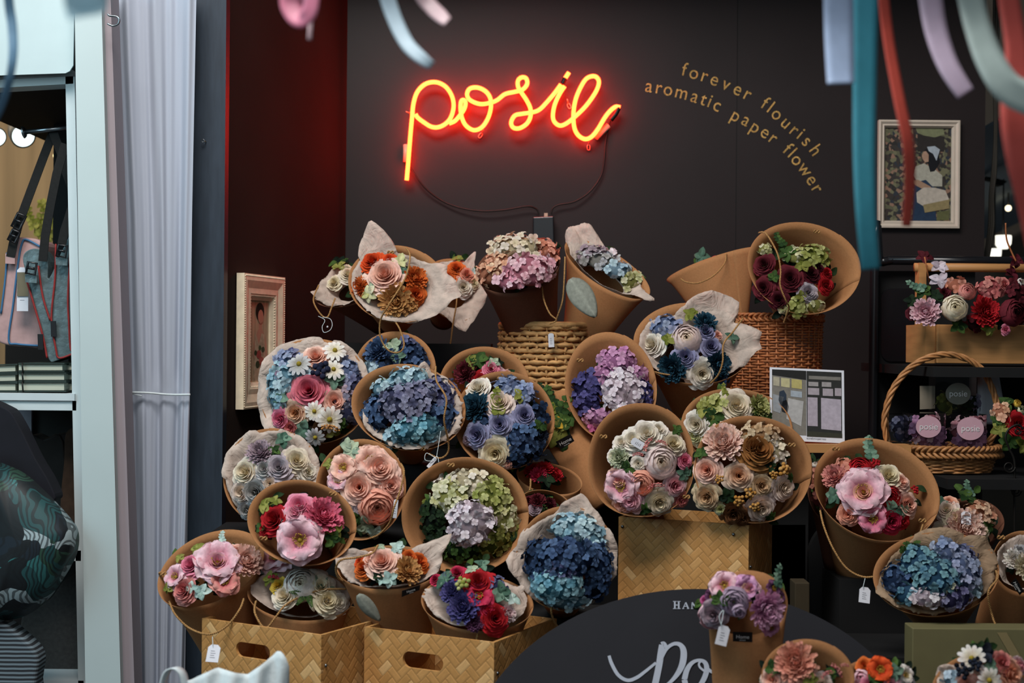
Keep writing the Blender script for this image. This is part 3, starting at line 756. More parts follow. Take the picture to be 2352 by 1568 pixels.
arc_text('forever flourish', [(1562, 160), (1610, 172), (1660, 190), (1715, 215), (1765, 245), (1815, 290), (1855, 325), (1880, 358)], .050, 'wall_lettering', 'gold glitter lettering reading forever flourish, upper of the two arched lines')
arc_text('aromatic paper flower', [(1478, 196), (1530, 205), (1590, 220), (1650, 243), (1700, 268), (1760, 305), (1810, 345), (1850, 390), (1882, 440)], .050, 'wall_lettering', 'gold glitter lettering reading aromatic paper flower, lower of the two arched lines')

# ------------------------------------------------------------------ picture frames and photographs
def frame_rect(name, label, O, ux, uz, W, Hh, bw, depth, mat_, n):
    """moulded frame: W x H outside, border BW; returns (root, place(u,v,lift))"""
    root = thing(name, label, 'picture frame', O)
    def q(u, v, l=0): return O + ux * u + uz * v + n * l
    prof = [(0, 0), (0, depth), (bw*.25, depth*1.05), (bw*.55, depth*.75), (bw*.75, depth*.8), (bw, depth*.35), (bw, 0)]
    m = MB(); V = []
    for (sx, sz) in ((0, 0), (1, 0), (1, 1), (0, 1)):
        for (i, l) in prof:
            V.append(q(W * sx + (i if sx == 0 else -i), Hh * sz + (i if sz == 0 else -i), l))
    k = len(prof); f = []
    for c in range(4):
        for i in range(k - 1): f.append((c*k+i, c*k+i+1, ((c+1) % 4)*k+i+1, ((c+1) % 4)*k+i))
    m.add(V, f); fr = m.build('frame', mat_, root, smooth=False)
    return root, q, fr
# carved cream frame on the side wall, with the portrait of a woman in a floral dress
wd = (V3(xc, BW, 0) - V3(xl, 3.0, 0)).normalized(); wn = V3(wd.y, -wd.x, 0)
if wn.x < 0: wn = -wn
def onwall(px, py):
    return onplane(px, py, V3(xl, 3.0, 0) + wn * .003, wn)
a = onwall(541, 940); b = onwall(541, 626); d = onwall(637, 800)
W_ = (d - a).dot(wd); H_ = b.z - a.z
O = V3(a.x, a.y, a.z); uz = V3(0, 0, 1)
fr_root, q, fr = frame_rect('picture_frame', 'carved cream and gold frame holding a portrait of a woman in a flowered dress', O, wd, uz, W_, H_, .056, .018, M['gold_wood'], wn)
for (i, l, r, stp) in ((.046, .011, .0028, .0062), (.004, .018, .0020, .005)):
    m = MB()
    for e in range(4):
        p0, p1 = [((i, i), (W_-i, i)), ((W_-i, i), (W_-i, H_-i)), ((W_-i, H_-i), (i, H_-i)), ((i, H_-i), (i, i))][e]
        n_ = int(math.hypot(p1[0]-p0[0], p1[1]-p0[1]) / stp)
        for k in range(n_):
            t = (k + .5) / n_; sphere(m, q(p0[0] + (p1[0]-p0[0])*t, p0[1] + (p1[1]-p0[1])*t, l), r, 6)
    m.build('beading', M['gold_wood'], fr)
def flat(parent, name, pts, q_, lift, mt, sub=None):
    m = MB(); P_ = [q_(u, v, lift) for u, v in pts]; m.add([tuple(p) for p in P_], [tuple(range(len(P_)))]); return m.build(name, mt, parent, smooth=False)
def blob(cx, cy, rx, ry, n=20, wob=0):
    return [(cx + rx*math.cos(t)*(1+wob*math.sin(3*t)), cy + ry*math.sin(t)*(1+wob*math.cos(2*t))) for t in np.linspace(0, 2*math.pi, n, endpoint=False)]
i0 = .055; w2, h2 = W_ - 2*i0, H_ - 2*i0
m = MB(); m.add([tuple(q(*p)) for p in ((i0, i0, .002), (W_-i0, i0, .002), (W_-i0, H_-i0, .002), (i0, H_-i0, .002))], [(0, 1, 2, 3)])
pic = m.build('portrait', pm('print_beige_drapes', 'b8a486', .4, .25, 20, 0, stretch=(8, 8, .3)), fr_root, smooth=False)
def uvq(s, t): return (i0 + w2*s, i0 + h2*t)
def poly(l): return [uvq(*p) for p in l]
skin = pm('print_skin', 'c0917a', .4, .06, 30, 0); hair = pm('print_hair', '1c1512', .4, .1, 30, 0); dress = pm('print_cream_dress', 'bcae92', .4, .3, 90, 0)
flat(pic, 'figure', poly([(.22, .34), (.3, .52), (.42, .60), (.5, .66), (.5, .72), (.66, .72), (.66, .66), (.74, .60), (.86, .52), (.92, .34), (.8, .2), (.6, .16), (.4, .2)]), q, .0025, skin)
flat(pic, 'dress', poly([(.36, .60), (.5, .46), (.64, .60), (.76, .58), (.84, .3), (.86, .0), (.24, .0), (.3, .3), (.32, .56)]), q, .003, dress)
flat(pic, 'hair', [uvq(.55 + .2*math.cos(t), .86 + .11*math.sin(t)) for t in np.linspace(0, 6.28, 20)], q, .003, hair)
flat(pic, 'face', [uvq(.58 + .13*math.cos(t), .80 + .085*math.sin(t)) for t in np.linspace(0, 6.28, 20)], q, .0033, skin)
for (s, t, r, pcol) in ((.5, .34, .12, 'a0504a'), (.62, .26, .12, 'b0685c'), (.45, .22, .1, '3f4c34'), (.7, .4, .08, '3f4c34'), (.55, .42, .07, '4c5a3a'), (.35, .36, .07, '3f4c34'), (.66, .2, .08, 'a0504a')):
    flat(pic, 'printed_bloom', [uvq(s + r*math.cos(k), t + r*.45*math.sin(k)) for k in np.linspace(0, 6.28, 10)], q, .0035, pm('print_'+pcol, pcol, .4, .2, 200, 0))
# plain pale frame on the back wall: woman in a headscarf holding flowers
O = at(2018, 522, BW - .022); O2 = at(2205, 522, BW - .022); O3 = at(2018, 274, BW - .022)
W_ = O2.x - O.x; H_ = O3.z - O.z
fr_root2, q, fr = frame_rect('picture_frame', 'pale wooden frame with a photo of a person in a headscarf carrying flowers', V3(O.x, BW - .002, O.z), V3(1, 0, 0), uz, W_, H_, .019, .016, M['white_frame'], V3(0, -1, 0))
i0 = .018; w2, h2 = W_ - 2*i0, H_ - 2*i0
m = MB(); m.add([tuple(q(*p)) for p in ((i0, i0, .002), (W_-i0, i0, .002), (W_-i0, H_-i0, .002), (i0, H_-i0, .002))], [(0, 1, 2, 3)])
def mottled(name, cols, scale):
    m, nt, b = newmat(name); N = nt.nodes; L = nt.links
    v = N.new('ShaderNodeTexVoronoi'); v.inputs['Scale'].default_value = scale; tc = N.new('ShaderNodeTexCoord'); L.new(tc.outputs['Object'], v.inputs['Vector'])
    cr = N.new('ShaderNodeValToRGB'); cr.color_ramp.interpolation = 'CONSTANT'; E = cr.color_ramp.elements
    while len(E) < len(cols): E.new(.5)
    for i, c in enumerate(cols): E[i].position = i / len(cols); E[i].color = (*H(c), 1)
    sp = N.new('ShaderNodeSeparateColor'); L.new(v.outputs['Color'], sp.inputs[0]); L.new(sp.outputs[0], cr.inputs[0]); L.new(cr.outputs[0], b.inputs['Base Color']); b.inputs['Roughness'].default_value = .45
    return m
pic = m.build('photograph', mottled('print_flower_shop', ['2a2624', '3a302c', '5c5a44', '35302c', '6e6a50', '8a6a58', '2c3038'], 120), fr_root2, smooth=False)
C_ = lambda h_: pm('print_' + h_, h_, .45, .12, 120, 0)
def PX(l): return [(((x - 2018) / 187 * W_), (522 - y) / 248 * H_) for x, y in l]   # the photograph's own layout, in the frame's measure
for nm, pts, lift, colr in (
    ('dark_shelf', [(2110, 345), (2172, 345), (2172, 310), (2110, 300)], .0024, '2f2a28'),
    ('hanging_blooms', [(2105, 290), (2170, 292), (2172, 305), (2150, 312), (2125, 308), (2110, 302)], .0026, '76785a'),
    ('apron_dress', [(2100, 500), (2102, 430), (2108, 398), (2120, 385), (2138, 392), (2150, 420), (2152, 470), (2156, 505), (2100, 507)], .0026, '26364c'),
    ('blouse', [(2105, 380), (2125, 372), (2150, 385), (2168, 400), (2168, 425), (2145, 425), (2130, 410), (2110, 415), (2100, 400)], .0029, 'a7a294'),
    ('arm', [(2098, 412), (2112, 410), (2142, 426), (2140, 434), (2120, 430), (2104, 422)], .0032, '9c7c66'),
    ('hair', [(2128, 340), (2142, 338), (2160, 350), (2162, 370), (2150, 390), (2140, 392), (2134, 370), (2128, 355)], .0030, '17171b'),
    ('face', [(2124, 345), (2130, 344), (2136, 352), (2136, 368), (2128, 370), (2122, 362), (2120, 354)], .0033, 'a78570'),
    ('headscarf', [(2132, 334), (2150, 332), (2162, 340), (2154, 366), (2146, 350), (2136, 344)], .0034, 'a3aab2'),
    ('flower_heap', [(2108, 440), (2125, 428), (2150, 428), (2175, 434), (2184, 455), (2175, 470), (2130, 474), (2110, 462)], .0036, 'b5a99c'),
    ('crate', [(2124, 468), (2184, 455), (2184, 476), (2128, 486)], .0038, '8c7c58'),
    ('green_corner', [(2156, 484), (2184, 480), (2184, 503), (2156, 503)], .0030, '5c5c3c')):
    flat(pic, nm, PX(pts), q, lift, C_(colr))
# postcard of drying racks, leaning on the shelf
pr = [at(1768, 1010, 2.90), at(1940, 1018, 2.90), at(1940, 846, 2.93), at(1768, 843, 2.93)]
ux = (pr[1] - pr[0]); Wp = ux.length; ux.normalize(); uzp = (pr[3] - pr[0]); Hp = uzp.length; uzp.normalize(); nn = ux.cross(uzp).normalized()
if nn.y > 0: nn = -nn
O = pr[0]
root = thing('photo_print', 'white-bordered photo print of grey sheets hung on drying racks, standing on the wooden ledge', 'photo', O)
def qp(u, v, l=0): return O + ux*u + uzp*v + nn*l
m = MB(); prism(m, [qp(0, 0, .001), qp(Wp, 0, .001), qp(Wp, Hp, .001), qp(0, Hp, .001)], [qp(0, 0, -.001), qp(Wp, 0, -.001), qp(Wp, Hp, -.001), qp(0, Hp, -.001)]); m.build('card', M['paper_white'], root, smooth=False)
def PC(l): return [((x - 1768) / 172 * Wp, (1012 - y) / 168 * Hp) for x, y in l]
base = flat(root, 'picture_left', PC([(1773, 998), (1852, 998), (1852, 849), (1773, 849)]), qp, .0016, C_('77726a'))
base2 = flat(root, 'picture_right', PC([(1853, 1000), (1934, 1000), (1934, 849), (1853, 849)]), qp, .0016, C_('2a2a28'))
for nm, pts, colr, par in (
    ('roof', [(1773, 862), (1852, 870), (1852, 849), (1773, 849)], '1f1e1d', base), ('window', [(1776, 866), (1790, 867), (1790, 888), (1776, 886)], 'a8a08a', base), ('window', [(1794, 868), (1814, 869), (1814, 890), (1794, 888)], 'b5ad84', base), ('window', [(1818, 869), (1842, 871), (1842, 892), (1818, 890)], 'b0a468', base),
    ('sheet', [(1810, 914), (1846, 920), (1840, 978), (1806, 962)], 'a9a6a4', base), ('sheet', [(1775, 906), (1800, 912), (1792, 950), (1775, 945)], '8c8f93', base), ('sheet', [(1816, 896), (1842, 898), (1842, 912), (1816, 910)], '9aa2aa', base),
    ('worker', [(1790, 900), (1800, 896), (1806, 906), (1806, 930), (1794, 936), (1788, 920)], '2a3442', base), ('worker', [(1793, 924), (1806, 918), (1812, 934), (1808, 950), (1796, 946)], '141418', base),
    ('sheet', [(1855, 910), (1878, 910), (1878, 976), (1855, 976)], 'a59aa4', base2), ('sheet', [(1886, 910), (1932, 912), (1932, 984), (1886, 982)], 'aaa0ab', base2), ('sheet', [(1856, 888), (1882, 888), (1882, 904), (1856, 904)], 'a0969c', base2), ('sheet', [(1890, 888), (1914, 888), (1914, 905), (1890, 905)], 'a0969c', base2),
    ('sheet', [(1857, 874), (1880, 874), (1880, 884), (1857, 884)], '96908f', base2), ('sheet', [(1888, 873), (1910, 873), (1910, 884), (1888, 884)], '96908f', base2), ('sheet', [(1918, 886), (1933, 886), (1933, 904), (1918, 904)], 'a0969c', base2), ('sheet', [(1858, 860), (1932, 860), (1932, 868), (1858, 868)], '77736c', base2),
    ('grass', [(1853, 1000), (1934, 1000), (1934, 990), (1853, 988)], '34342a', base2)):
    flat(par, nm, PC(pts), qp, .0022, C_(colr))
m = MB(); v, f = text_mesh('correspondence', .006, .0001); A = axes(ux, nn); m.add((v * np.array([-1, 1, 1])) @ A.T + np.array(qp(Wp*.62, Hp*.045, .0014)), f); m.build('caption', M['ink'], root, smooth=False)
# wooden ledge under it
l0 = at(1758, 1016, 2.90); l1 = at(1905, 1018, 2.90)
m = MB(); box(m, l0.x, l1.x + .16, 2.875, 3.0, l0.z - .018, l0.z - .001)
tag(m.build('wooden_ledge', M['wood_h'], None, smooth=False), 'narrow pale wooden ledge carrying the drying-rack photo print', 'ledge')
# ------------------------------------------------------------------ baskets and crates
def weave(mb, c, rx, ry, z0, z1, rows, stakes, rt, amp, col=(1, 1, 1), seg=4, flare=0.0, flat=1.0):
    for r in range(rows):
        z = z0 + (z1 - z0) * (r + .5) / rows; k = 1 + flare * (z - z0) / (z1 - z0)
        n = stakes * seg; pts = []; rs = []
        for i in range(n):
            th = 2*math.pi*i/n; d = amp * math.cos(math.pi * i / seg + math.pi * (r % 2))
            pts.append((c[0] + (rx*k + d) * math.cos(th), c[1] + (ry*k + d) * math.sin(th), z + rng.normal(0, rt * .12))); rs.append(rt * rng.uniform(.88, 1.12))
        tube(mb, pts, rt, 6, closed=True, rs=rs)
def stakes_(mb, c, rx, ry, z0, z1, n, r, flare=0.0):
    for i in range(n):
        th = 2*math.pi*i/n
        tube(mb, [(c[0] + rx*math.cos(th), c[1] + ry*math.sin(th), z0), (c[0] + rx*(1+flare)*math.cos(th), c[1] + ry*(1+flare)*math.sin(th), z1)], r, 5)
def braid(mb, pathf, n, r, amp, turns, strands=3):
    for s in range(strands):
        pts = []
        for i in range(n):
            t = i / n; p, nrm, up = pathf(t); ph = 2*math.pi*(turns*t + s/strands)
            pts.append(p + nrm*amp*math.sin(2*ph) * .6 + up*amp*math.sin(ph))
        tube(mb, pts, r, 6, closed=True)
# rope basket
cA = at(1263, 820, 3.30); rA = 113/F*3.28
zt, zb = at(1263, 746, 3.18).z, 1.265
bk = thing('rope_basket', 'round open-weave water-hyacinth rope basket under the pink hydrangea bouquet', 'basket', (cA.x, 3.30, zb))
mb = MB(); weave(mb, (cA.x, 3.30), rA, rA, zb, zt, 21, 34, .0058, .0034, seg=4); mb.build('woven_wall', M['rope'], bk)
mb = MB()
for i in range(34):
    th = 2*math.pi*i/34
    tube(mb, [(cA.x + (rA + .0062*(1 if k % 2 else -1))*math.cos(th), 3.30 + (rA + .0062*(1 if k % 2 else -1))*math.sin(th), zb + (zt - zb)*k/21) for k in range(22)], .0030, 5)
mb.build('stakes', M['rope'], bk)
mb = MB(); box(mb, cA.x - rA*.66, cA.x + rA*.66, 3.30 - rA*.66, 3.30 + rA*.66, zb, zb + .01); mb.build('base', M['black'], bk, smooth=False)
mb = MB(); tube(mb, [(cA.x + rA*math.cos(t), 3.30 + rA*math.sin(t), zt) for t in np.linspace(0, 6.2832, 60, endpoint=False)], .008, 8, closed=True); mb.build('rim', M['rope'], bk)
tagcard(bk, 1266, 781, at(1266, 781, 3.17), V3(0, -1, 0), 3.17/F, w=13, h=32, rot=-3, lift=.006)
# wicker basket
cB = at(1795, 820, 3.26); rB = 106/F*3.2
zt = at(1795, 720, 3.14).z
bk = thing('wicker_basket', 'brown wicker basket with a twisted rim under the burgundy rose bouquet', 'basket', (cB.x - .02, 3.26, zb))
cc = (cB.x - .02, 3.26)
mb = MB(); weave(mb, cc, rB, rB*.92, zb - 0.0, zt - .012, 48, 34, .0022, .0030, seg=4, flare=.06); mb.build('woven_wall', M['wicker'], bk)
mb = MB(); stakes_(mb, cc, rB, rB*.92, zb, zt - .01, 34, .0024, .06); mb.build('stakes', M['wicker'], bk)
mb = MB(); R_ = rB*1.06
braid(mb, lambda t: (V3(cc[0] + R_*math.cos(2*math.pi*t), cc[1] + R_*.92*math.sin(2*math.pi*t), zt - .008), V3(math.cos(2*math.pi*t), math.sin(2*math.pi*t), 0), V3(0, 0, 1)), 260, .0030, .008, 14, 4); mb.build('rim', M['wicker'], bk)
mb = MB(); box(mb, cc[0] - rB*.66, cc[0] + rB*.66, cc[1] - rB*.6, cc[1] + rB*.6, zb, zb + .008); mb.build('base', M['black'], bk, smooth=False)

def crate(label, TL, TR, depth, height, hole=None, th=.006, rivets=(), tags=(), gap=0.0):
    """plaited bamboo crate from the top-left and top-right front corners (px, py, Y)"""
    a = at(*TL) ; b = at(*TR); z = (a.z + b.z) / 2; a.z = b.z = z
    ux = (b - a); Wc = ux.length; ux.normalize(); uy = V3(-ux.y, ux.x, 0); O = a - V3(0, 0, height)
    root = thing('plaited_crate', label, 'crate', O + ux*Wc/2 + uy*depth/2, 'plaited bamboo crates')
    def q(u, v, w_): return O + ux*u + uy*v + V3(0, 0, w_)
    def wall(name, quadf, Wd, hole=None):
        """outer sheet with optional slot; quadf(u, w, t) -> point"""
        bm_v = []; fcs = []; uvs = []
        if hole:
            hx0, hx1, hz0, hz1 = hole; r = (hz1 - hz0)/2; ring = []
            for k in range(40):
                t = 2*math.pi*k/40; cx_ = hx1 - r if math.cos(t) >= 0 else hx0 + r
                ring.append((cx_ + r*math.cos(t), (hz0+hz1)/2 + r*math.sin(t)))
            out = []
            for (x, y) in ring:
                dx, dy = x - (hx0+hx1)/2, y - (hz0+hz1)/2
                # project onto the outer rectangle
                sx = ((Wd - (hx0+hx1)/2) / dx if dx > 0 else -((hx0+hx1)/2) / dx if dx < 0 else 1e9); sy = ((height - (hz0+hz1)/2)/dy if dy > 0 else -((hz0+hz1)/2)/dy if dy < 0 else 1e9)
                s_ = min(sx, sy); out.append(((hx0+hx1)/2 + dx*s_, (hz0+hz1)/2 + dy*s_))
            for cx_, cz_ in ((Wd, height), (0, height), (0, 0), (Wd, 0)):
                j = min(range(40), key=lambda k: (out[k][0]-cx_)**2 + (out[k][1]-cz_)**2); out[j] = (cx_, cz_)
            pts2 = out + ring; fc2 = [(k, (k+1) % 40, 40 + (k+1) % 40, 40 + k) for k in range(40)]
        else:
            pts2 = [(0, 0), (Wd, 0), (Wd, height), (0, height)]; fc2 = [(0, 1, 2, 3)]; ring = None
        n = len(pts2); V = [quadf(x, y, 0) for x, y in pts2] + [quadf(x, y, th) for x, y in pts2]
        fcs = list(fc2) + [tuple(n + i for i in reversed(f)) for f in fc2]
        if hole: fcs += [(40+k, 40+(k+1) % 40, n+40+(k+1) % 40, n+40+k) for k in range(40)]; fcs += [(k, n+k, n+(k+1) % 40, (k+1) % 40) for k in range(40)]
        else: fcs += [(k, n+k, n+(k+1) % 4, (k+1) % 4) for k in range(4)]
        m = MB(); m.add([tuple(p) for p in V], fcs); o = m.build(name, M['bamboo'], root, smooth=False)
        uvl = o.data.uv_layers.new(name='UV'); allp = pts2 + pts2
        for lp in o.data.loops: uvl.data[lp.index].uv = allp[lp.vertex_index]
        return o
    hf = None
    if hole:
        hx0 = (onplane(hole[0], hole[1], a, -uy) - a).dot(ux); hx1 = (onplane(hole[2], hole[3], a, -uy) - a).dot(ux)
        hz1 = onplane(hole[0], hole[1], a, -uy).z - O.z; hz0 = onplane(hole[2], hole[3], a, -uy).z - O.z
        hm = (hz0 + hz1)/2; hf = (hx0, hx1, hm - hole[4]/2, hm + hole[4]/2)
    wall('front_panel', lambda u, w_, t: q(u, t, w_), Wc, hf)
    wall('side_panel', lambda u, w_, t: q(Wc - t, u + th, w_), depth - 2*th)
    wall('side_panel', lambda u, w_, t: q(t, u + th, w_), depth - 2*th)
    wall('back_panel', lambda u, w_, t: q(u, depth - t, w_), Wc)
    m = MB(); prism(m, [q(th, th, 0), q(Wc-th, th, 0), q(Wc-th, depth-th, 0), q(th, depth-th, 0)], [q(th, th, th), q(Wc-th, th, th), q(Wc-th, depth-th, th), q(th, depth-th, th)]); m.build('bottom_panel', M['wood'], root, smooth=False)
    for (x, y) in rivets:
        p = onplane(x, y, a, -uy); m = MB(); sphere(m, p - uy*.0005, .0034, 8); m.build('rivet', M['steel'], root)
    for x, w_ in ((Wc - .014, height*.7), (Wc - .014, height*.2)):
        m = MB(); sphere(m, q(Wc + .0005, .012, w_), .003, 8); m.build('rivet', M['steel'], root)
    return root
crate('plaited bamboo crate with a slotted handle, partly behind the white tote bag', (464, 1420, 2.50), (738, 1458, 2.365), .235, .175, hole=(542, 1480, 620, 1510, .026))
crate('plaited bamboo crate with a slotted handle, standing in the middle below the jewel-toned bouquet', (837, 1440, 2.450), (1135, 1475, 2.332), .235, .175, hole=(925, 1507, 1018, 1530, .028))
crate('plaited bamboo crate without a handle slot, set back beneath the two round rose bouquets', (1421, 1186, 2.77), (1720, 1206, 2.66), .17, .266, rivets=((1418+12, 1209), (1685, 1227)))

# ------------------------------------------------------------------ oval sign board
sY = 2.29
sroot = thing('oval_sign', 'large oval blackboard-coloured shop sign with white lettering at the bottom', 'sign', at(1600, 1800, sY))
tn = V3(0, -1, .18).normalized(); sc_ = at(1600, 1600, sY)
def onsign(x, y, l=0): return onplane(x, y, sc_ + tn*l, tn)
V = []
for t in np.linspace(0, 2*math.pi, 120, endpoint=False):
    V.append(onsign(1600 + 542*math.cos(t), 1802 - 450*math.sin(t)))
m = MB(); prism(m, V, [p - tn*.012 for p in V]); m.build('board', M['blackboard'], sroot, smooth=False)
def stroke(parent, name, pts, ws, mt, lift=.001, place_=onsign, sub=8):
    """flat painted stroke of varying width through pixel points"""
    P2 = smoothpath([(x, y, w_) for (x, y), w_ in zip(pts, ws)], sub); V = []
    for i, p in enumerate(P2):
        a_ = P2[max(i-1, 0)]; b_ = P2[min(i+1, len(P2)-1)]; d = V3(b_.x-a_.x, b_.y-a_.y, 0); d = d.normalized() if d.length else V3(1, 0, 0)
        nx, ny = -d.y, d.x
        V.append(place_(p.x + nx*p.z/2, p.y + ny*p.z/2, lift)); V.append(place_(p.x - nx*p.z/2, p.y - ny*p.z/2, lift))
    m = MB(); m.add([tuple(v) for v in V], [(2*i, 2*i+1, 2*i+3, 2*i+2) for i in range(len(P2)-1)]); return m.build(name, mt, parent, smooth=False)
zs = lambda l: [(1200 + x/3.36, 1160 + y/3.36) for x, y in l]
ch = M['chalk']
stroke(sroot, 'script_stroke', zs([(668, 1160), (690, 1225), (740, 1310), (810, 1350), (880, 1330), (950, 1280), (1030, 1215)]), [7, 8, 8, 8, 8, 7, 6], ch)
stroke(sroot, 'script_letter', zs([(1075, 1075), (1070, 1130), (1055, 1230), (1035, 1330), (1010, 1440), (985, 1560)]), [12, 15, 15, 15, 15, 15], ch, .0012)
stroke(sroot, 'script_letter', zs([(1075, 1075), (1090, 1068), (1105, 1085), (1110, 1110), (1085, 1135)]), [12, 10, 8, 6, 4], ch, .0013)
stroke(sroot, 'script_letter', zs([(1075, 1190), (1110, 1110), (1165, 1070), (1215, 1075), (1243, 1120), (1240, 1200), (1215, 1270), (1165, 1340), (1105, 1390), (1050, 1400)]), [4, 8, 8, 10, 14, 15, 13, 9, 6, 5], ch, .0014)
stroke(sroot, 'script_letter', zs([(1250, 1345), (1270, 1270), (1310, 1215), (1365, 1195), (1410, 1215), (1422, 1270), (1400, 1340), (1360, 1400), (1310, 1440), (1270, 1420), (1250, 1345)]), [13, 12, 9, 7, 10, 12, 12, 10, 8, 12, 13], ch, .0016)
stroke(sroot, 'script_letter', zs([(1420, 1290), (1370, 1250), (1365, 1215), (1400, 1200), (1440, 1270), (1500, 1290), (1560, 1240)]), [5, 5, 5, 6, 7, 8, 8], ch, .0018)
sx = lambda l: [(x, y) for x, y in l]
def serifs(parent, strokes):
    for pts, w_ in strokes: stroke(parent, 'letter_stroke', pts, [w_]*len(pts), ch, .0012, sub=1)
serifs(sroot, [([(1550, 1380), (1550, 1398)], 3.6), ([(1559, 1380), (1559, 1398)], 3.6), ([(1550, 1389), (1559, 1389)], 2), ([(1546, 1380.7), (1554, 1380.7)], 1.6), ([(1546, 1397.3), (1554, 1397.3)], 1.6), ([(1555.5, 1380.7), (1563, 1380.7)], 1.6), ([(1555.5, 1397.3), (1563, 1397.3)], 1.6),
                ([(1569, 1397), (1575, 1383)], 1.8), ([(1575, 1383), (1581, 1397)], 3.2), ([(1571, 1392), (1579, 1392)], 1.6), ([(1567, 1397.3), (1571.5, 1397.3)], 1.4), ([(1578, 1397.3), (1583, 1397.3)], 1.4),
                ([(1589.5, 1383), (1589.5, 1397)], 2), ([(1589.5, 1383), (1599.5, 1397)], 3.2), ([(1599.5, 1383), (1599.5, 1397)], 1.8), ([(1587, 1397.3), (1592, 1397.3)], 1.4), ([(1597, 1383.3), (1602, 1383.3)], 1.4),
                ([(1609, 1383), (1609, 1397)], 3.2), ([(1609, 1383.5), (1616, 1384.5), (1619, 1390), (1616, 1396), (1609, 1397)], 2.2)])
# foot of the sign: two wooden legs behind it
for x in (1350, 1850):
    p = at(x, 1900, sY + .30); m = MB(); box(m, p.x - .015, p.x + .015, sY + .035, sY + .05, 0, .80); m.build('support_leg', M['black'], sroot, smooth=False)

# ------------------------------------------------------------------ right-hand side: black cart with shelves
cY = 3.30
ct = thing('black_cart', 'black metal display cart carrying the pine flower box and the willow basket', 'cart', (at(2100, 800, cY).x, cY, 0))
X0, X1 = at(2008, 700, cY).x, at(2480, 700, cY).x
ztop = at(2008, 597, cY).z
for x in (X0, X1):
    m = MB(); tube(m, smoothpath([(x, cY, 0), (x, cY, ztop - .04), (x + (.012 if x == X0 else -.012), cY, ztop - .008), (x + (.04 if x == X0 else -.04), cY, ztop)], 6), .011, 10); m.build('post', M['blackgloss'], ct)
m = MB(); tube(m, [(X0 + .03, cY, ztop), (X1 - .03, cY, ztop)], .011, 10); m.build('handle_bar', M['blackgloss'], ct)
z_s1 = at(2145, 838, 3.06).z - .002; z_s2 = at(2145, 1062, 2.95).z - .02
for z in (z_s1, z_s2 , .9):
    m = MB(); box(m, X0 + .02, X1, 2.90 if z == z_s1 else (2.80 if z == z_s2 else 2.93), cY + .2, z - .02, z); m.build('shelf', M['black'], ct, smooth=False)
def rrect(x0, y0, x1, y1, r, n=6):
    o = []
    for cx_, cy_, a0 in ((x1-r, y0+r, -90), (x1-r, y1-r, 0), (x0+r, y1-r, 90), (x0+r, y0+r, 180)):
        for k in range(n+1): a_ = math.radians(a0 + 90*k/n); o.append((cx_ + r*math.cos(a_), cy_ + r*math.sin(a_)))
    return o
m = MB(); slab(m, [(2014, 622), (2240, 622), (2240, 850), (2014, 850)], cY + .03, .01); m.build('back_panel', M['black'], ct, smooth=False)
m = MB(); slab(m, rrect(2024, 662, 2120, 830, 22), cY + .026, .006); m.build('inset_panel', M['blackgloss'], ct, smooth=False)
m = MB(); slab(m, [(2014, 834), (2480, 834), (2480, 1075), (2014, 1075)], cY + .05, .01); m.build('back_panel', M['black'], ct, smooth=False)
# wooden flower trug
tY = 3.02
tr = thing('wooden_trug', 'pale pine box with a dowel handle on the top of the black cart', 'planter box', at(2250, 836, tY))
zb_, zt_ = at(2150, 834, tY).z, at(2150, 745, tY).z
xL, xR = at(2126, 790, tY).x, at(2470, 790, tY).x
m = MB(); box(m, xL + .022, xR - .02, tY - .01, tY + .004, zb_, zt_); m.build('front_board', M['wood_h'], tr, smooth=False, bevel=.002)
m = MB(); box(m, xL + .022, xR - .02, tY + .15, tY + .164, zb_, zt_); m.build('back_board', M['wood_h'], tr, smooth=False)
for x in (xL, xR - .02):
    m = MB(); box(m, x, x + .02, tY + .0, tY + .15, zb_, zt_); m.build('end_board', M['wood'], tr, smooth=False)
    m = MB(); box(m, x + .002, x + .018, tY + .06, tY + .09, zt_, at(2140, 604, tY + .07).z); m.build('handle_post', M['wood'], tr, smooth=False)
m = MB(); box(m, xL + .02, xR - .02, tY + .004, tY + .15, zb_, zb_ + .01); m.build('base_board', M['wood'], tr, smooth=False)
zh = at(2200, 614, tY + .07).z
m = MB(); tube(m, [(xL - .004, tY + .075, zh), (xR + .004, tY + .075, zh)], .0095, 12); m.build('handle_dowel', M['wood_h'], tr)
def posy(name, label, fl, Y, n=(0, -1, .3), loc=None, cat='flower arrangement', group=None):
    n = Vector(n).normalized(); fx = sum(q[1] for q in fl)/len(fl); fy = sum(q[2] for q in fl)/len(fl); c = at(fx, fy, Y)
    root = thing(name, label, cat, loc or c, group)
    for q in fl:
        d = V3(q[1]-fx, 0, fy-q[2]); e = max(abs(u[1]-fx) for u in fl) + 20
        put_flower(root, q[0], q[1], q[2], q[3], q[4], c, n, Y/F, (q[7] if len(q) > 7 else 0), tuple(d/e*.5), q[5] if len(q) > 5 else 1, q[6] if len(q) > 6 else None)
    return root
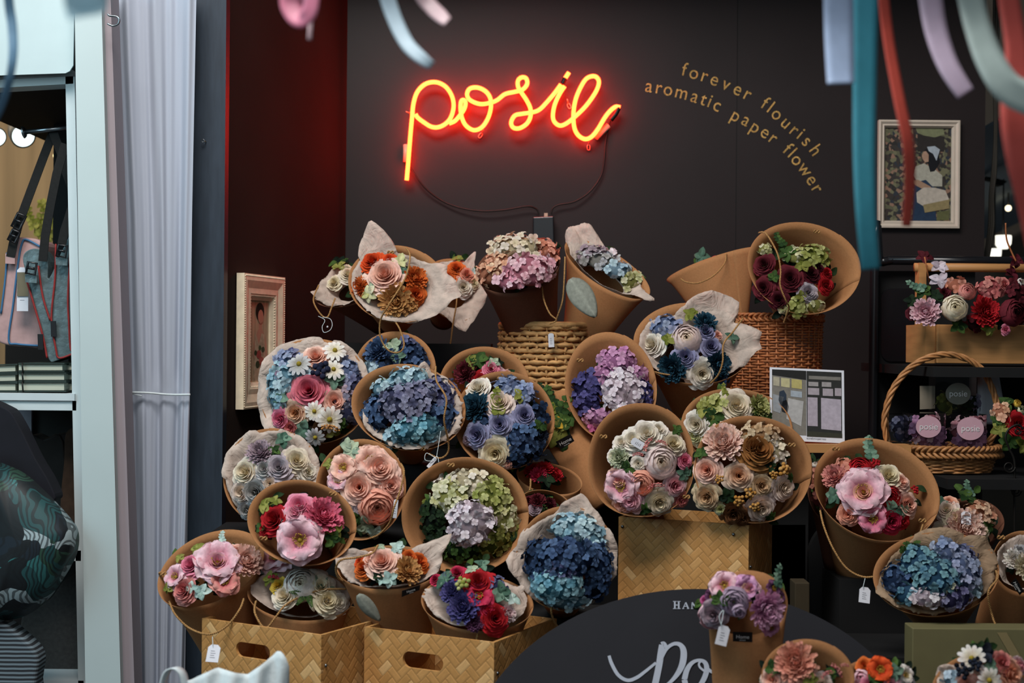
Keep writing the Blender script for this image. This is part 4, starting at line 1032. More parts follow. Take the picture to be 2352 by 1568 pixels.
posy('flower_arrangement', 'burgundy and pink blooms with one big cream ranunculus spilling from the pine box',
     [('mum', 2126, 717, 36, 'softpink', 1, None, .03), ('globe', 2194, 706, 32, 'cream', 1, None, .035), ('mum', 2262, 718, 38, 'red', 1, None, .02), ('globe', 2330, 718, 34, 'darkred', 1, None, .03), ('hyd', 2275, 664, 38, 'coral', .7), ('globe', 2222, 668, 22, 'coral', 1, None, .01), ('hyd', 2195, 655, 30, 'salmon', .6), ('rose', 2305, 655, 22, 'coral'),
      ('hyd', 2335, 672, 30, 'darkred'), ('leaf', 2120, 668, 22, 'green'), ('leaf', 2095, 690, 18, 'dkgreen'), ('leaf', 2150, 680, 20, 'dkgreen'), ('rose', 2168, 672, 18, 'darkred'), ('leaf', 2200, 748, 22, 'green', 1, None, .01), ('leaf', 2270, 755, 18, 'olive', 1, None, .01), ('sprig', 2110, 660, 22, 'eucalyptus', 1, 150), ('rose', 2098, 720, 18, 'wine'), ('rose', 2310, 757, 14, 'pink', 1, None, .02),
      ('leaf', 2158, 612, 22, 'lilacw', 1), ('leaf', 2160, 642, 24, 'lilacw', 1), ('leaf', 2124, 590, 20, 'darkred'), ('leaf', 2335, 600, 22, 'wine'), ('leaf', 2325, 628, 20, 'wine'), ('rose', 2260, 690, 18, 'red'), ('hyd', 2240, 740, 24, 'darkred'), ('bud', 2347, 648, 12, 'white'), ('leaf', 2300, 740, 20, 'dkgreen')], 3.0)
mstem = MB(); tube(mstem, smoothpath([at(2334, 600, 3.0), at(2322, 575, 3.0), at(2312, 548, 3.0), at(2310, 512, 3.0)], 6), .0018, 6); tube(mstem, [at(2124, 590, 3.0), at(2136, 655, 3.03)], .0015, 5)
tag(mstem.build('bare_twig', M['wicker'], None), 'thin dark twig rising out of the blooms in the pine box', 'twig')
# gift basket with braided rim and tall handle
gY = 2.94; gc = at(2172, 1035, gY); gr = 122/F*gY
gb = thing('handled_basket', 'willow basket with a plaited rim and tall hoop handle holding clear gift boxes', 'basket', V3(gc.x, gY, z_s2))
zr = at(2172, 1040, gY - gr*.6).z; RY = gr * .62
mb = MB(); weave(mb, (gc.x, gY), gr*.82, RY*.82, z_s2 + .003, zr - .01, 9, 26, .0024, .0026, seg=4, flare=.12); mb.build('woven_wall', M['wicker2'], gb)
mb = MB(); braid(mb, lambda t: (V3(gc.x + gr*math.cos(2*math.pi*t), gY + RY*math.sin(2*math.pi*t), zr), V3(math.cos(2*math.pi*t), math.sin(2*math.pi*t), 0), V3(0, 0, 1)), 320, .0034, .011, 9, 6)
mb.build('plaited_rim', M['wicker2'], gb)
hp = smoothpath([at(x, y, gY) for x, y in ((2045, 1035), (2034, 990), (2033, 955), (2048, 900), (2080, 855), (2120, 826), (2165, 814), (2210, 820), (2252, 845), (2280, 895), (2292, 945), (2286, 990), (2268, 1020))], 10)
mb = MB()
for k in range(4): tube(mb, resample(hp, .004), .0032, 6, twist=70, off=.0042, phase=k*math.pi/2)
mb.build('hoop_handle', M['wicker2'], gb)
mb = MB(); box(mb, gc.x - gr*.55, gc.x + gr*.55, gY - RY*.5, gY + RY*.5, z_s2 + .001, z_s2 + .007); mb.build('base', M['wicker2'], gb, smooth=False)
# clear boxes with pressed hydrangea and a round seal
def clear_mat():
    m, nt, b = newmat('clear_acetate'); N = nt.nodes; L = nt.links
    g = N.new('ShaderNodeBsdfGlossy'); g.inputs['Roughness'].default_value = .08; t = N.new('ShaderNodeBsdfTransparent'); fr_ = N.new('ShaderNodeFresnel'); fr_.inputs[0].default_value = 1.4
    ms = N.new('ShaderNodeMixShader'); L.new(fr_.outputs[0], ms.inputs[0]); L.new(t.outputs[0], ms.inputs[1]); L.new(g.outputs[0], ms.inputs[2]); L.new(ms.outputs[0], N['Material Output'].inputs[0]); return m
M['clear'] = clear_mat()
M['seal'] = pm('frosted_seal', 'c9a0ac', .4, .04, 60, 0)
M['seal_grey'] = pm('frosted_grey_seal', '77766c', .4, .04, 60, 0)
def giftbox(label, cx, cy, w_, h_, Y, pal, seal, sw, fl):
    c = at(cx, cy, Y); s = Y/F; root = thing('gift_box', label, 'gift box', c - V3(0, 0, h_/2*s), 'clear gift boxes in the willow basket')
    m = MB(); x0, x1, z0_, z1_ = c.x - w_/2*s, c.x + w_/2*s, c.z - h_/2*s, c.z + h_/2*s; box(m, x0, x1, Y, Y + .05, z0_, z1_); m.build('clear_case', M['clear'], root, smooth=False)
    for q in fl: put_flower(root, q[0], q[1], q[2], q[3], q[4], V3(c.x, Y + .022, c.z), V3(0, -1, .1).normalized(), s, 0, (0, 0, 0))
    if seal:
        p = at(seal[0], seal[1], Y - .0015); V = [p + V3(sw*s*math.cos(t), 0, sw*.86*s*math.sin(t)) for t in np.linspace(0, 2*math.pi, 32, endpoint=False)]
        m = MB(); prism(m, V, [v + V3(0, .0008, 0) for v in V]); so = m.build('round_seal', M[seal[2]], root, smooth=False)
        m = MB(); place(m, text_mesh('posie', .018, .0001), axes((1, 0, 0), (0, -1, 0)), p - V3(0, .0008, 0)); m.build('lettering', M['white_print'], so, smooth=False)
    return root
giftbox('clear pink hydrangea gift box with a pink seal, next to the dusty blue one', 2130, 988, 84, 78, gY - .045, 'orchid', (2133, 980, 'seal'), 29, [('hyd', 2112, 985, 28, 'orchid'), ('hyd', 2148, 1005, 26, 'orchid'), ('hyd', 2125, 1008, 22, 'softpink'), ('hyd', 2140, 972, 24, 'softpink')])
giftbox('clear pink hydrangea gift box with a pink seal, farther from the dusty blue one', 2224, 990, 84, 78, gY - .045, 'orchid', (2229, 984, 'seal'), 31, [('hyd', 2205, 985, 26, 'softpink'), ('hyd', 2242, 1008, 26, 'orchid'), ('hyd', 2212, 1010, 22, 'orchid'), ('hyd', 2240, 975, 24, 'softpink')])
giftbox('clear gift box of mossy dried blooms with a greenish seal, highest in the basket', 2196, 908, 94, 84, gY + .03, 'lime', (2201, 904, 'seal_grey'), 29, [('hyd', 2172, 925, 26, 'olive'), ('hyd', 2215, 932, 26, 'dkgreen'), ('hyd', 2195, 912, 24, 'olive'), ('hyd', 2235, 925, 20, 'slate')])
giftbox('clear gift box of dusty blue hydrangea, lowest and darkest in the basket', 2068, 985, 54, 66, gY - .02, 'slate', None, 0, [('hyd', 2066, 975, 24, 'slate'), ('hyd', 2072, 998, 20, 'slate')])
m = MB(); slab(m, [(2113, 886), (2148, 886), (2148, 938), (2113, 940)], gY + .10, .001); tag(m.build('leaflet', pm('beige_card', '8a8070', .7, .1, 30, 0), None, smooth=False), 'beige card leaflet standing behind the greenish gift box', 'leaflet')
m = MB(); slab(m, [(2252, 842), (2282, 842), (2298, 862), (2308, 920), (2300, 975), (2252, 975)], gY + .2, .03); tag(m.build('pale_cloth', M['paper_white'], None, smooth=False, bevel=.01), 'pale curved cloth behind the hoop handle of the willow basket', 'vase')  # pale cloth put behind the willow basket
posy('flower_arrangement', 'red and peach flowers with large green leaves at the frame edge beside the willow basket',
     [('rose', 2338, 975, 36, 'red'), ('hyd', 2300, 945, 24, 'peachy'), ('leaf', 2300, 985, 26, 'olive'), ('leaf', 2320, 1015, 28, 'green'), ('leaf', 2350, 1020, 24, 'olive'), ('leaf', 2310, 925, 22, 'green'), ('bud', 2336, 926, 11, 'yellow'), ('bud', 2345, 940, 12, 'limew'), ('leaf', 2290, 965, 18, 'green'), ('rose', 2365, 1000, 26, 'red'), ('leaf', 2345, 950, 22, 'dkgreen')], 2.86)
ws = thing('wire_stand', 'thin black scrollwork wire stand in front of the red and peach flowers', 'wire stand', at(2330, 1240, 2.84))
m = MB()
tube(m, smoothpath([at(x, y, 2.83) for x, y in ((2350, 985), (2338, 975), (2318, 985), (2310, 1005), (2318, 1030), (2330, 1060), (2330, 1120), (2330, 1260))], 8), .0022, 7)
for cx_, cy_, r_ in ((2338, 990, 8), (2318, 1072, 14), (2327, 1118, 10), (2334, 1128, 12)):
    tube(m, [at(cx_ + r_*math.cos(t)*(1 - t/14), cy_ + r_*math.sin(t)*(1 - t/14), 2.825) for t in np.linspace(0, 8, 30)], .0014, 6)
m.build('scrolls', M['cable'], ws)
m = MB(); b0 = at(2330, 1262, 2.83); box(m, b0.x - .03, b0.x + .03, 2.80, 2.86, .90, b0.z); m.build('base', M['black'], ws, smooth=False)
# olive card box at the bottom right
ob = thing('olive_box', 'large olive-green box behind the daisy bouquet in the bottom corner', 'box', at(2230, 1560, 2.46))
m = MB(); p = at(2096, 1442, 2.42); box(m, p.x, p.x + .42, 2.42, 2.47, .801, p.z); m.build('body', M['olive'], ob, smooth=False, bevel=.002)
m = MB(); a_ = at(2290, 1450, 2.418); b_ = at(2352, 1560, 2.418); stq = [at(2290, 1452, 2.4185), at(2312, 1452, 2.4185), at(2380, 1568, 2.4185), at(2358, 1568, 2.4185)]; m.add([tuple(v) for v in stq], [(0, 1, 2, 3)]); m.build('printed_band', pm('pale_olive_print', '857652', .7, .05, 20, 0), ob, smooth=False)
# small kraft box in the dark gap and a golden globe behind
m = MB(); slab(m, [(1826, 1338), (1860, 1338), (1860, 1656), (1826, 1656)], 2.62, .05); tag(m.build('small_box', pm('dull_kraft_box', '3a3020', .8, .1, 40, 0), None, smooth=False, bevel=.002), 'small dull kraft box in the dark gap beside the mauve bouquet', 'box')
# black dark panel shapes of the cart's lower part
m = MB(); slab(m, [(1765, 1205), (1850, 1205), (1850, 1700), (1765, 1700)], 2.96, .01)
tag(m.build('dark_panel', M['black'], None, smooth=False), 'dark panel in the gap between the bamboo crate and the pink anemone bouquet', 'panel')
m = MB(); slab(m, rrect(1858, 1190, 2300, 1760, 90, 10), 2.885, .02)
tag(m.build('cart_side_panel', M['black'], None, smooth=False), 'black rounded panel behind the pink anemone and blue hydrangea bouquets', 'panel')
# what is seen past the right-hand end of the back wall
m = MB(); box(m, 1.0, 3.6, 6.0, 6.05, 0, 3.4); struct('wall_right', m, pm('pale_hall_wall', '5e574e', .8, .3, 2, 0), smooth=False)
m = MB(); v0 = at(2245, 60, 4.2); V = [at(2200, 330, 4.6), at(2420, 200, 4.2), at(2420, 470, 5.9), at(2230, 560, 5.9)]; m.add([tuple(p) for p in V], [(0, 1, 2, 3)]); struct('trim_3', m, pm('pale_awning', '8e9aa6', .7, .08, 4, 0), smooth=False, solid=.01)
def lamp(label, cx, cy, r, Y, col, st_, shade=None):
    root = thing('hanging_lamp', label, 'lamp', at(cx, cy, Y), 'lit lamps in the hall beyond the wall')
    p = at(cx, cy, Y); m = MB(); s = Y/F
    if shade: 
        tube(m, [p + V3(0, 0, -r*s*.8), p + V3(0, 0, -r*s*.2), p + V3(0, 0, r*s*.6), p + V3(0, 0, r*s*.8)], r*s, 20, rs=[r*s*.55, r*s*.95, r*s, r*s*.95]); m.build('lamp_shade', emit('lit_shade', col, st_), root)
    else: sphere(m, p, r*s, 12); m.build('bulb', emit('lit_bulb', col, st_), root)
    m = MB(); tube(m, [p + V3(0, 0, r*s*.7), p + V3(0, 0, r*s + .35)], .003, 5); m.build('cord', M['cable'], root)
lamp('glowing white drum lampshade just above the black cart handle, the upper of two', 2304, 556, 19, 5.2, (1, .97, .82), 1.6, True)
lamp('glowing white drum lampshade just above the black cart handle, the lower of two', 2284, 584, 16, 5.1, (1, .97, .85), 1.5, True)
lamp('small glowing bulb nearer the edge of the dark wall', 2316, 478, 7, 5.4, (1, .85, .55), 3)
lamp('small glowing bulb higher and further from the dark wall', 2328, 464, 5, 5.6, (1, .85, .55), 3)
cb = thing('cable_bundle', 'bundle of dark cables hanging past the end of the dark wall', 'cables', at(2262, 590, 3.78))
for off_ in (0, 6, 12):
    m = MB(); tube(m, smoothpath([at(x + off_*.6, y, 3.80) for x, y in ((2284 + off_*.5, -20), (2283, 150), (2285 - off_*.3, 300), (2280, 390), (2274, 450), (2272 + off_*.2, 520), (2262, 600))], 8), .0036, 6); m.build('cable', pm('grey_brown_cable', '4c463e', .5, .1, 30, 0) if off_ == 0 else bpy.data.materials['grey_brown_cable'], cb)
m = MB(); slab(m, [(2266, 405), (2285, 408), (2314, 416), (2302, 426), (2285, 424), (2290, 416), (2266, 410)], 5.0, .05); tag(m.build('ceiling_fitting', M['black'], None, smooth=False), 'black wedge-shaped light fitting on the far pale ceiling', 'light fitting')
# ------------------------------------------------------------------ the bouquets, shelf row by shelf row
Bq = bouquet
# --- top row, on the dark riser and in the two tall baskets
Bq('cream bouquet with a bow-tied twine loop, on the curtain side of the big orange bouquet', 806, 655, 88, 42, 3.24,
   [('rose', 800, 632, 22, 'ivory'), ('rose', 768, 650, 18, 'cream'), ('rose', 826, 655, 22, 'white'), ('leaf', 778, 612, 18, 'olive'), ('sprig', 784, 604, 14, 'green', 1, 60), ('mum', 795, 618, 12, 'cream')],
   rot=18, tz=.9, tip=(880, 745, 3.34), tis=[(120, 1.02), (165, 1.03), (175, 1.08), (185, 1.0), (230, 1.0), (300, 1.0), (20, .98), (70, .98)], paper='kraft_dark',
   handles=[(0, [(732, 655, -.03), (720, 690, -.06), (737, 722, -.07), (752, 728, -.07), (762, 705, -.06), (770, 685, -.05)])],
   tags=[(752, 750, dict(w=3, h=4, string=[(741, 728), (758, 732), (763, 745), (758, 758), (744, 763), (740, 750), (746, 735), (731, 726)], lift=.07))], egg=.1)
Bq('orange and peach rose bouquet with large flared tissue corners and a hanging twine handle', 912, 652, 112, 88, 3.10,
   [('rose', 886, 634, 44, 'peachw'), ('rose', 856, 603, 30, 'redorange'), ('rose', 895, 598, 20, 'redorange'), ('mum', 953, 640, 28, 'orange'), ('rose', 954, 676, 27, 'orange'), ('mum', 826, 660, 24, 'orange'),
    ('mum', 908, 690, 38, 'tan'), ('mum', 938, 698, 22, 'tan'), ('leaf', 918, 602, 22, 'limew'), ('leaf', 848, 674, 20, 'limew'), ('leaf', 858, 648, 14, 'sage'), ('leaf', 928, 622, 14, 'eucalyptus')],
   rot=-8, tz=.35, tip=(905, 748, 3.26), tis=[(0, 1.28), (12, 1.2), (24, 1.08), (34, 1.16), (48, .9), (66, .85), (95, .86), (116, 1.60), (128, 1.32), (150, .99), (180, .97), (240, 1.0), (285, 1.02), (315, 1.1), (345, 1.22), (354, 1.38)],
   handles=[(0, [(933, 568, -.02), (942, 590, -.05), (930, 640, -.075), (893, 700, -.09), (874, 735, -.07), (874, 775, -.06), (893, 805, -.06), (918, 808, -.06), (928, 790, -.06), (918, 755, -.05), (905, 735, -.03)])],
   knots=[(897, 578)])
Bq('smaller orange and pale rose bouquet behind the big orange one, beside the pink hydrangea', 1042, 662, 76, 66, 3.30,
   [('rose', 1048, 618, 22, 'orange'), ('rose', 1072, 632, 20, 'salmon'), ('rose', 1086, 650, 18, 'cream'), ('rose', 1030, 640, 24, 'orange'), ('rose', 1064, 660, 22, 'white'), ('leaf', 1052, 594, 14, 'olive'), ('leaf', 1088, 628, 13, 'mint')],
   rot=-45, tz=.55, tx=.25, tip=(1015, 735, 3.40), tis=[(0, 1.05), (38, 1.12), (60, .95), (80, .9), (95, 1.05), (104, 1.38), (112, 1.0), (200, .9), (270, 1.0), (305, 1.1), (322, 1.4), (335, 1.2)], egg=.12,
   handles=[(0, [(1050, 660, -.05), (1048, 700, -.055), (1040, 745, -.05), (1034, 790, -.04), (1022, 825, -.03)])])
Bq('round peach, cream and pink hydrangea bouquet standing in the rope basket', 1190, 612, 98, 58, 3.18,
   [('hyd', 1182, 572, 58, 'ivory', .72), ('hyd', 1130, 625, 40, 'peachy', .8), ('hyd', 1250, 575, 36, 'salmon', .95), ('hyd', 1212, 622, 56, 'softpink', .72), ('hyd', 1150, 600, 34, 'peachy'), ('hyd', 1172, 645, 36, 'softpink', .6), ('hyd', 1250, 610, 30, 'softpink')],
   rot=14, tz=.75, tip=(1232, 800, 3.30), paper='kraft_dark', dome=.05, inset=-.012, rtip=.05,
   handles=[(0, [(1245, 657, -.03), (1250, 690, -.05), (1263, 720, -.06), (1278, 735, -.06), (1262, 743, -.05)])])
Bq('silver-white and grey hydrangea bouquet with pink tissue corners, leaning out of the rope basket', 1395, 618, 112, 40, 3.20,
   [('hyd', 1356, 582, 30, 'dusty', .8), ('hyd', 1385, 600, 36, 'greyw', .7), ('hyd', 1418, 620, 36, 'pale', .6), ('hyd', 1450, 645, 32, 'limew', .7), ('hyd', 1345, 590, 22, 'greyw'), ('hyd', 1395, 590, 24, 'orchidw')],
   rot=-32, tz=.75, tip=(1338, 780, 3.28), tis=[(0, .95), (20, .85), (60, .85), (92, .9), (104, 1.0), (118, 1.55), (132, 1.35), (160, 1.15), (178, 1.02), (190, .95), (260, .9), (330, 1.0), (350, 1.18), (355, 1.15)], rtip=.05, dome=.03,
   leafwin=[(1310, 640, 3.125), (1368, 728, 3.10), .027],
   handles=[(0, [(1298, 590, -.04), (1296, 640, -.07), (1292, 690, -.07), (1282, 722, -.06), (1276, 738, -.05)])])
Bq('kraft cone seen from its closed side, only dark leaves and a red bud showing', 1638, 607, 112, 17, 3.30,
   [('leaf', 1612, 590, 20, 'eucalyptus'), ('leaf', 1606, 606, 16, 'green'), ('bud', 1643, 596, 9, 'crimson'), ('leaf', 1702, 580, 10, 'sage'), ('rose', 1670, 605, 16, 'red')],
   rot=19, nvec=(-.15, .5, 1), fnv=(0, -1, .3), filler=False, tip=(1672, 770, 3.30), rtip=.045, inset=0.0,
   handles=[(0, [(1668, 582, -.045), (1664, 605, -.06), (1640, 632, -.075), (1606, 649, -.075), (1578, 648, -.07), (1564, 640, -.06)])])
Bq('wide kraft bouquet of burgundy roses and lime hydrangea standing in the wicker basket', 1846, 616, 130, 104, 3.12,
   [('rose', 1756, 608, 25, 'darkred'), ('rose', 1754, 662, 24, 'darkred'), ('rose', 1815, 641, 30, 'darkred'), ('rose', 1862, 630, 24, 'wine'), ('rose', 1896, 655, 20, 'red'), ('rose', 1898, 628, 16, 'red'), ('rose', 1855, 672, 23, 'lilacw'), ('rose', 1790, 690, 22, 'wine'),
    ('hyd', 1866, 590, 42, 'lime', .75), ('hyd', 1828, 588, 26, 'limew', .8), ('leaf', 1842, 607, 22, 'olive'), ('leaf', 1808, 580, 20, 'green'), ('sprig', 1793, 556, 22, 'green', 1, 110), ('rose', 1880, 615, 15, 'wine'), ('hyd', 1756, 572, 16, 'limew'),
    ('hyd', 1828, 706, 26, 'lime', .8), ('rose', 1798, 708, 12, 'limew'), ('hyd', 1872, 704, 22, 'limew', .8), ('leaf', 1895, 596, 18, 'olive'), ('leaf', 1840, 680, 16, 'olive'), ('leaf', 1778, 636, 16, 'green')],
   rot=-12, tz=.25, tip=(1812, 735, 3.34), egg=-.06, inset=.02, foc=(1830, 640),
   handles=[(0, [(1743, 534, -.02), (1760, 537, -.04), (1785, 580, -.07), (1793, 620, -.08), (1792, 655, -.085), (1805, 690, -.08), (1812, 705, -.06), (1806, 725, -.04), (1800, 740, -.03)])], knots=[(1876, 530)])
# --- second row
Bq('blue and cream rose bouquet with a tall torn tissue sheet, against the wicker basket', 1590, 788, 134, 92, 2.98,
   [('peony', 1577, 776, 33, 'pinkwhite'), ('rose', 1498, 792, 30, 'white'), ('rose', 1612, 858, 34, 'white'), ('rose', 1575, 820, 29, 'lilac'), ('rose', 1632, 797, 27, 'lilac'), ('rose', 1621, 763, 24, 'lilac'),
    ('hyd', 1527, 752, 38, 'perib', .8), ('mum', 1545, 845, 33, 'teal'), ('mum', 1648, 838, 30, 'teal'), ('mum', 1620, 742, 26, 'teal'), ('hyd', 1655, 860, 24, 'navy'), ('leaf', 1586, 722, 20, 'olive'), ('leaf', 1536, 778, 18, 'olive'), ('leaf', 1680, 775, 17, 'eucalyptus'), ('rose', 1648, 770, 12, 'blush')],
   rot=-6, tz=.32, tis=[(0, 1.18), (9, 1.14), (18, 1.22), (30, 1.10), (42, .98), (55, 1.30), (64, 1.34), (80, 1.30), (100, 1.02), (118, .84), (150, .92), (180, .96), (240, .97), (262, .98), (300, .98), (325, 1.0), (345, 1.02), (355, 1.08)], tip=('z', 1600, 1.30, 3.13),
   handles=[(0, [(1706, 732, -.03), (1685, 760, -.05), (1662, 790, -.07), (1660, 830, -.08), (1650, 860, -.075), (1632, 880, -.05)]), (0, [(1498, 852, -.02), (1520, 858, -.035), (1545, 862, -.03)])], egg=.05)
Bq('deep blue hydrangea bouquet with a pale leaf, half hidden behind the daisy bouquet', 908, 845, 92, 84, 3.06,
   [('mum', 868, 805, 32, 'blue'), ('hyd', 948, 815, 34, 'blue', .9), ('hyd', 905, 838, 34, 'navy'), ('hyd', 965, 845, 26, 'blue'), ('hyd', 858, 850, 28, 'pale'), ('hyd', 938, 790, 22, 'blueviolet'), ('leaf', 905, 795, 22, 'sage'), ('leaf', 912, 818, 20, 'eucalyptus'), ('hyd', 900, 870, 36, 'navy')],
   tz=.3, paper='kraft', inset=.02, tip=('z', 908, 1.29, 3.22))
Bq('dark red and pink bouquet showing only its top, below the rope basket', 1112, 880, 102, 84, 3.06,
   [('mum', 1070, 856, 27, 'darkred'), ('rose', 1128, 848, 22, 'pink'), ('leaf', 1100, 826, 26, 'green'), ('leaf', 1082, 830, 18, 'olive'), ('leaf', 1132, 834, 16, 'sage'), ('rose', 1150, 870, 22, 'softpink'), ('rose', 1108, 880, 26, 'red'), ('rose', 1165, 860, 12, 'blush')],
   tz=.3, inset=.02, tip=('z', 1112, 1.29, 3.22))
Bq('violet, pink and white hydrangea bouquet with a broad kraft collar, right of the rope basket', 1403, 888, 104, 126, 2.92,
   [('hyd', 1430, 898, 54, 'orchidw', 1.0), ('hyd', 1418, 828, 44, 'orchid', .8), ('hyd', 1350, 890, 36, 'purple', 1.1), ('hyd', 1350, 925, 32, 'purple', .8), ('hyd', 1480, 905, 26, 'purple', 1.2), ('hyd', 1372, 958, 34, 'orchid', .7), ('hyd', 1378, 985, 24, 'magenta', .6), ('hyd', 1440, 935, 40, 'orchidw', .7), ('hyd', 1385, 862, 26, 'orchid'), ('hyd', 1470, 858, 22, 'orchid'), ('hyd', 1475, 940, 26, 'purple')],
   rot=10, tz=.22, tip=('z', 1430, 1.26, 3.07), inset=.02, knots=[(1331, 826)])
Bq('multicoloured bouquet of a pink rose, white daisies, blue hydrangea and dark berries in ruffled tissue', 722, 898, 124, 120, 2.92,
   [('rose', 711, 898, 45, 'rosep'), ('rose', 680, 948, 30, 'apricot'), ('rose', 768, 922, 32, 'peachw'), ('rose', 726, 822, 32, 'peachw'), ('daisy', 687, 836, 27, 'greyw'), ('daisy', 769, 805, 26, 'white'), ('daisy', 766, 848, 24, 'white'), ('daisy', 722, 944, 22, 'white'), ('daisy', 757, 963, 29, 'white'),
    ('berry', 738, 852, 25, 'blueberry'), ('leaf', 766, 872, 24, 'eucalyptus'), ('leaf', 645, 912, 26, 'eucalyptus'), ('leaf', 698, 985, 26, 'eucalyptus'), ('hyd', 648, 868, 38, 'sky', 1.2), ('hyd', 657, 826, 30, 'perib'), ('hyd', 640, 915, 26, 'sky'), ('hyd', 800, 850, 28, 'perib'), ('hyd', 815, 885, 28, 'slate', 1.2), ('hyd', 800, 940, 30, 'slate', 1.2), ('hyd', 802, 905, 24, 'dusty'),
    ('rose', 646, 962, 26, 'pink'), ('rose', 668, 980, 22, 'coral'), ('rose', 742, 985, 22, 'brown'), ('daisy', 724, 1004, 22, 'greyw'), ('heather', 758, 985, 22, 'tan', 1, 80), ('leaf', 668, 812, 18, 'slate'), ('sprig', 640, 872, 22, 'mauve', 1, 100), ('hyd', 700, 860, 22, 'pale'), ('leaf', 766, 990, 20, 'olive'), ('leaf', 780, 975, 20, 'green')],
   tz=.22, tis=[(0, 1.02), (30, 1.06), (60, 1.05), (75, .98), (95, 1.03), (120, 1.05), (150, 1.06), (175, 1.05), (205, 1.08), (222, 1.14), (240, 1.02), (255, .9), (280, .8), (330, .85)], inset=.0, egg=.02, pw=2.15, knots=[], tip=('z', 735, 1.26, 3.06))
Bq('blue hydrangea bouquet mixing ice blue and slate heads, a twine strand hanging over its lining', 938, 935, 131, 98, 2.80,
   [('hyd', 938, 870, 50, 'sky', .55), ('hyd', 885, 892, 36, 'sky', .7), ('hyd', 930, 925, 62, 'slate', .75), ('hyd', 868, 948, 44, 'blue', .95), ('hyd', 1010, 905, 44, 'blueviolet', .9), ('hyd', 1015, 955, 38, 'blue', .9), ('hyd', 955, 985, 56, 'aqua', .62), ('hyd', 905, 1005, 34, 'sky', .6), ('hyd', 1000, 990, 28, 'pale', .8), ('hyd', 970, 905, 34, 'slate')],
   rot=-10, tz=.32, dome=.045, tis=[(5, .985), (30, 1.0), (55, 1.0), (74, .98), (82, 1.12), (90, .93), (110, .7), (170, .7), (200, .85), (225, .99), (270, 1.0), (300, 1.0), (340, 1.0)], tip=('z', 945, 1.26, 3.0),
   handles=[(0, [(1001, 842, -.03), (1003, 875, -.06), (1025, 915, -.08), (1020, 965, -.085), (1030, 1015, -.06), (1028, 1040, -.05), (1010, 1052, -.045), (985, 1042, -.04)])],
   tags=[(992, 1062, dict(w=8, h=28, rot=40, string=[(1012, 990), (1005, 1035), (1000, 1050), (980, 1040), (976, 1055), (990, 1058), (1004, 1048), (1008, 1062)], lift=.05))], knots=[(970, 1032)])
Bq('blue and cream rose bouquet without tissue, with a dark teal dahlia, plain kraft collar', 1158, 965, 115, 112, 2.82,
   [('rose', 1148, 975, 29, 'lilac'), ('rose', 1097, 998, 31, 'lilac'), ('rose', 1204, 955, 29, 'lilac'), ('rose', 1138, 1040, 36, 'cream'), ('rose', 1098, 893, 30, 'white'), ('mum', 1092, 935, 34, 'teal'), ('rose', 1148, 925, 33, 'pinkwhite'), ('hyd', 1165, 888, 34, 'perib', .8), ('hyd', 1205, 905, 28, 'perib', .9),
    ('hyd', 1205, 1010, 42, 'blue', 1.0), ('hyd', 1188, 1050, 34, 'navy', .7), ('hyd', 1236, 950, 22, 'navy', 1.2), ('sprig', 1142, 932, 32, 'olive', 1, 95), ('leaf', 1195, 908, 20, 'olive'), ('leaf', 1240, 980, 20, 'green'), ('rose', 1165, 1062, 16, 'blush'), ('mum', 1242, 1000, 18, 'black'), ('hyd', 1110, 968, 18, 'navy'), ('rose', 1075, 1010, 14, 'dusty'), ('hyd', 1230, 1035, 20, 'navy')],
   rot=-14, tz=.25, inset=.004, knots=[(1150, 867)], tip=('z', 1175, 1.26, 3.03))
Bq('leafy green bouquet in a long narrow slanting cone with a black Home label', 1280, 955, 42, 62, 2.94,
   [('sprig', 1268, 925, 34, 'green', 1, 105), ('sprig', 1290, 958, 40, 'green', 1, 75), ('leaf', 1278, 990, 34, 'olive'), ('leaf', 1300, 960, 28, 'green'), ('sprig', 1255, 900, 24, 'dkgreen', 1, 120), ('leaf', 1262, 948, 26, 'olive'), ('leaf', 1292, 1010, 26, 'green'), ('leaf', 1275, 970, 22, 'yellow')],
   rot=-22, tz=.5, tip=(1400, 1150, 2.90), rtip=.05, filler=False, homes=[[(1276, 1014, 2.862), (1310, 996, 2.862), (1319, 1012, 2.868), (1288, 1032, 2.868)]], paper='kraft')
Bq('kraft cone holding crimson ruffled blooms, tucked in under the blue and cream rose bouquet', 1262, 1098, 76, 34, 2.84,
   [('mum', 1222, 1082, 18, 'red'), ('mum', 1250, 1078, 20, 'red'), ('mum', 1275, 1090, 18, 'red'), ('mum', 1238, 1092, 20, 'crimson'), ('leaf', 1255, 1100, 20, 'dkgreen')],
   rot=-12, tz=.9, tip=(1262, 1190, 2.88), rtip=.05, paper='kraft', handles=[(0, [(1219, 1100, -.04), (1218, 1120, -.05), (1212, 1140, -.05), (1210, 1158, -.04)])])
Bq('dark red blooms barely showing between the lime hydrangea and the tall blue bouquet', 1252, 1160, 60, 34, 2.72,
   [('mum', 1235, 1150, 18, 'darkred'), ('mum', 1262, 1158, 16, 'wine'), ('rose', 1228, 1168, 14, 'dusty'), ('rose', 1215, 1150, 14, 'darkred')], rot=-10, tz=.7, tip=(1255, 1215, 2.80), paper='kraft', rtip=.04)
